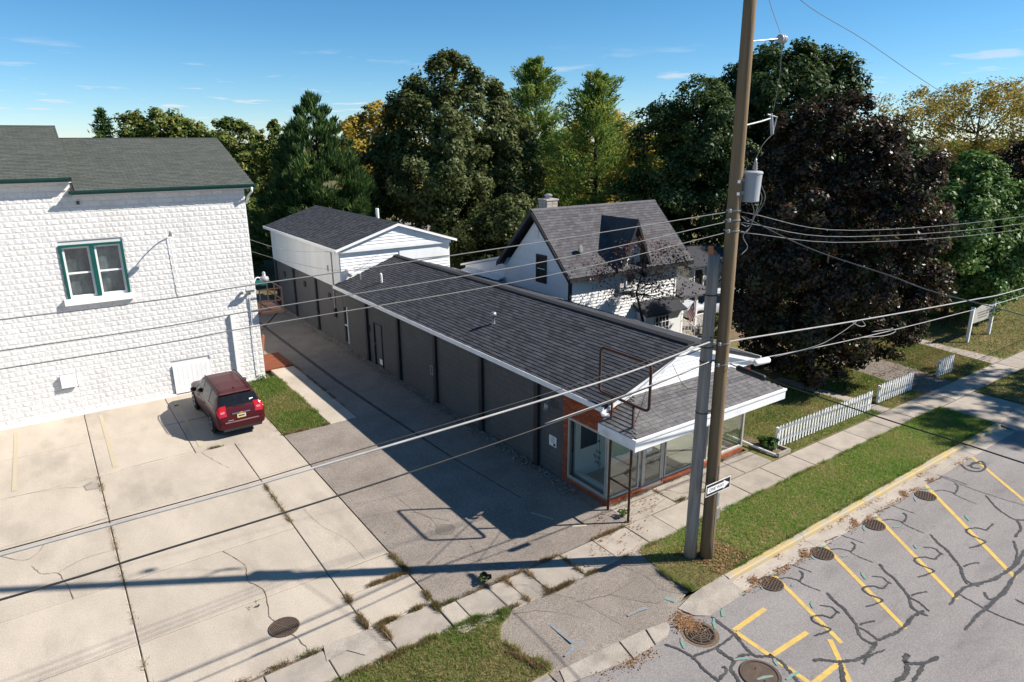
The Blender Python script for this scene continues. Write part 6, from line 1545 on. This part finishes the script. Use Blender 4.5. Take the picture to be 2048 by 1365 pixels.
LM = {}
LM['olive'] = leaf_mat('olive_foliage', [(.046, .064, .018), (.072, .094, .028), (.10, .122, .038), (.145, .148, .055)], trans=.3, gloss=.015)
LM['pine'] = leaf_mat('dark_pine_needles', [(.03, .062, .02), (.048, .094, .028), (.075, .13, .038), (.11, .16, .05)], trans=.2, gloss=.01)
LM['wpine'] = leaf_mat('white_pine_needles', [(.085, .16, .04), (.135, .225, .048), (.21, .285, .06), (.36, .36, .08)], trans=.35, gloss=.012)
LM['yellow'] = leaf_mat('yellow_foliage', [(.22, .20, .04), (.36, .28, .045), (.48, .34, .05), (.46, .29, .06)], trans=.4, gloss=.01)
LM['dark'] = leaf_mat('dark_green_foliage', [(.024, .044, .013), (.04, .068, .019), (.06, .098, .026), (.10, .13, .04)], trans=.3, gloss=.018)
LM['purple'] = leaf_mat('purple_maple_foliage', [(.022, .027, .012), (.034, .023, .015), (.056, .027, .019), (.095, .05, .028), (.06, .08, .026)], trans=.28, gloss=.024, rough=.35, patch=.5)
LM['green'] = leaf_mat('fresh_green_foliage', [(.06, .125, .028), (.09, .175, .036), (.13, .22, .05), (.19, .255, .075)], trans=.35, gloss=.02)
LM['ochre'] = leaf_mat('ochre_foliage', [(.15, .16, .05), (.26, .22, .06), (.38, .29, .065), (.46, .32, .08)], trans=.4, gloss=.01)
LM['olive2'] = leaf_mat('yellow_green_foliage', [(.07, .105, .024), (.105, .15, .032), (.15, .19, .042), (.25, .23, .065)], trans=.35, gloss=.012)
LM['crab'] = leaf_mat('dark_red_foliage', [(.08, .03, .024), (.14, .055, .04), (.22, .11, .06), (.34, .21, .12)], trans=.35, gloss=.03)

GB = 'trees behind the buildings'
tree('pine_tree', 'dense dark green pine rising behind the warehouse roof', (17.9, 50.9), 13.4, 4.7, .8, CONE, 260, 80000, .27, LM['pine'], 1, GB, mode='needle', rc=(.07, .14), inner=.25, lob=.12)
tree('broadleaf_tree', 'biggest dark olive tree rising behind warehouse and farmhouse', (30.2, 52.0), 17.1, 7.6, .6, OVAL, 280, 125000, .17, LM['olive'], 2, GB, rc=(.08, .16), inner=.3, lob=.05)
pine('pine_tree', 'feathery pine rising just beyond the biggest olive tree', (41.3, 54.8), 17.2, 5.2, 3.0, LM['wpine'], 3, 360, .6, GB, ln=.27, curve=.5, gap=.08)
pine('pine_tree', 'feathery yellow-green pine above the farmhouse ridge', (39.1, 43.6), 14.9, 6.0, 2.0, LM['wpine'], 4, 350, .6, GB, ln=.26, gap=.14, curve=.42)
pine('spruce_tree', 'narrow dark spruce top peeking between olive tree and pine', (40.4, 60.5), 15.9, 2.4, 3.0, LM['pine'], 5, 110, .45, GB, curve=.0)
tree('yellow_tree', 'yellow autumn tree showing between dark pine and olive tree', (35.0, 77.1), 14.4, 5.6, 1.5, ROUND, 130, 32000, .2, LM['yellow'], 6, GB, nl=24)
tree('yellow_tree', 'yellow autumn tree behind the feathery pine above the farmhouse', (50.9, 56.6), 13.4, 7.0, 1.0, ROUND, 160, 34000, .17, LM['yellow'], 7, GB)
tree('broadleaf_tree', 'dark loose-crowned tree directly behind the farmhouse roof end', (41.0, 34.7), 14.4, 5.2, .8, [(0, .7), (.3, .9), (.55, .8), (.8, .7), (.95, .4), (1, .1)], 170, 64000, .14, LM['dark'], 8, GB, bark='bark_dark', inner=.15, nl=26, lob=.25)
tree('broadleaf_tree', 'tall dark green tree topping the skyline beside the utility pole', (50.8, 34.2), 17.4, 5.9, 3.0, [(0, .5), (.3, .8), (.6, .95), (.8, .95), (.93, .6), (1, .15)], 190, 75000, .17, LM['dark'], 9, GB, lob=.2, nl=20)
tree('maple_tree', 'huge dark purple maple shading the lawn behind the picket fence', (27.0, 15.6), 11.8, 3.8, .7, [(0, .72), (.12, .93), (.35, 1.0), (.6, .96), (.78, .80), (.92, .48), (1, .12)], 380, 175000, .085, LM['purple'], 10, None, bark='bark_dark', rc=(.08, .16), inner=.3, nl=24)
tree('broadleaf_tree', 'fresh green tree beside the purple maple over the lawn sign', (42.4, 16.6), 9.3, 4.1, .9, [(0, .7), (.2, .95), (.45, 1), (.7, .75), (.9, .4), (1, .1)], 190, 80000, .12, LM['green'], 11, None)
tree('honey_locust', 'sparse ochre and yellow tree on the skyline beyond the green tree', (71.8, 28.3), 14.8, 7.4, 3.5, VASE, 230, 26000, .13, LM['ochre'], 12, GB, bark='bark', nl=50, inner=.1, rc=(.07, .15))
tree('maple_tree', 'dark red maple beyond the fresh green tree', (57.5, 18.2), 10.4, 4.2, .9, ROUND, 150, 38000, .13, LM['purple'], 13, None, bark='bark_dark')
tree('broadleaf_tree', 'wide yellow-green tree peeking over the white building ridge', (14.8, 97.9), 14.0, 5.4, 1.0, [(0, .8), (.5, 1), (.8, .9), (.95, .6), (1, .3)], 150, 40000, .23, LM['olive2'], 14, GB, lob=.22)
tree('broadleaf_tree', 'yellow-green tree between white building roof and dark pine', (21.0, 88), 12.8, 5.6, .8, ROUND, 150, 40000, .22, LM['olive2'], 15, GB)
pine('spruce_tree', 'small dark spruce at the end of the skyline over the white roof', (9.5, 107.7), 14.3, 2.3, 4.0, LM['pine'], 16, 90, .5, GB, curve=-.1, ln=.32)
tree('yellow_tree', 'pale yellow-green tree just beside the dark pine', (22.6, 76.1), 12.2, 3.4, .8, OVAL, 110, 24000, .17, LM['olive2'], 17, GB)
tree('broadleaf_tree', 'green tree behind the beige house and farmhouse chimney', (59.7, 53.3), 13.2, 5.4, .8, ROUND, 140, 28000, .18, LM['olive2'], 18, GB)
tree('broadleaf_tree', 'dark green tree filling the gap beneath the tall skyline tree', (55.5, 27.5), 10.6, 5.5, .5, ROUND, 150, 36000, .15, LM['dark'], 19, GB, bark='bark_dark')
tree('broadleaf_tree', 'dark tree in shade beside the beige house', (43.0, 24.5), 9.0, 4.6, .4, ROUND, 150, 40000, .13, LM['dark'], 20, GB, bark='bark_dark')
tree('broadleaf_tree', 'dark undergrowth tree between warehouse and farmhouse wing', (29.5, 42.0), 6.0, 4.5, .1, ROUND, 130, 30000, .13, LM['olive'], 21, GB, bark='bark_dark')
tree('broadleaf_tree', 'low dark tree behind the far end of the warehouse', (13.5, 58.5), 6.0, 3.2, .2, ROUND, 100, 20000, .14, LM['olive2'], 24, GB, bark='bark_dark')
tree('crabapple_tree', 'small sparse dark red tree before the farmhouse front', (22.3, 21.3), 5.7, 3.0, 2.9, [(0, .45), (.3, .9), (.55, 1), (.8, .75), (1, .2)], 90, 2600, .06, LM['crab'], 22, None, bark='bark_dark', nl=60, tr=.085, inner=.08, rc=(.10, .2), sx=1.0)
tree('street_tree', 'tree across the street throwing its shade over the far pavement', (46.5, -1.5), 19.5, 4.8, 12.5, ROUND, 60, 5500, .2, LM['dark'], 23, None)
def shrub(label, x, y, h, r, lm, seed, n=1500, size=.06):
    t = thing('shrub', label, 'shrub', (x, y, 0))
    V, F, cen = crown_leaves(seed, x, y, .03, h, r, ROUND, 24, n, size)
    m = MB()
    for c in cen[:8]: m.tube([(x, y, -.02), tuple(c)], [.012, .005], 5)
    m.build('stem', M['bark'], t); np_obj('foliage', V, F, lm, t)
shrub('low green plant in the edged bed beside the shop', 19.0, 12.0, .38, .34, LM['green'], 31)
shrub('green weed clump at the foot of the sign frame', 11.95, 11.75, .16, .14, LM['green'], 32, 300, .035)
shrub('dark shrub hiding the farmhouse bay corner', 22.6, 22.3, 1.5, .9, LM['dark'], 33, 5000, .07)
shrub('shrub with pale leaves beside the farmhouse steps', 28.6, 21.9, 1.2, .8, LM['olive2'], 34, 3000, .07)
shrub('green weed tuft where the alley meets the pavement', 7.25, 11.55, .16, .16, LM['dark'], 35, 350, .035)
shrub('small round weed in a lot crack beside the storm drain', 2.62, 13.75, .06, .07, LM['green'], 36, 160, .018)
shrub('low plant at the corner of the white building', 6.9, 29.0, .3, .25, LM['green'], 37, 500, .04)

# distant woods on the horizon
def woods():
    r = np.random.default_rng(77); Vs, n = [], 26000
    th = r.uniform(math.radians(-8), math.radians(82), n); d = r.uniform(190, 260, n)
    x, y = np.sin(th) * d, np.cos(th) * d
    top = 8.4 + 1.6 * np.sin(th * 37) + 1.0 * np.sin(th * 91 + 1) + .8 * np.sin(th * 160 + 2)
    z = r.uniform(0, 1, n) ** .8 * top
    P = np.stack([x, y, z], 1); s = r.uniform(.5, 1.1, n)
    nr = unit(r.normal(size=(n, 3)) + np.array([0, -.5, .4])); u = unit(np.cross(nr, r.normal(size=(n, 3)))); v = np.cross(nr, u)
    u *= s[:, None]; v *= s[:, None] * .7
    V = np.stack([P - u, P - v, P + u, P + v], 1).reshape(-1, 3)
    tag(np_obj('far_woods', V, np.arange(4 * n).reshape(-1, 4), LM['olive2']), 'distant line of woods along the horizon', 'woods', kind='stuff')
woods()
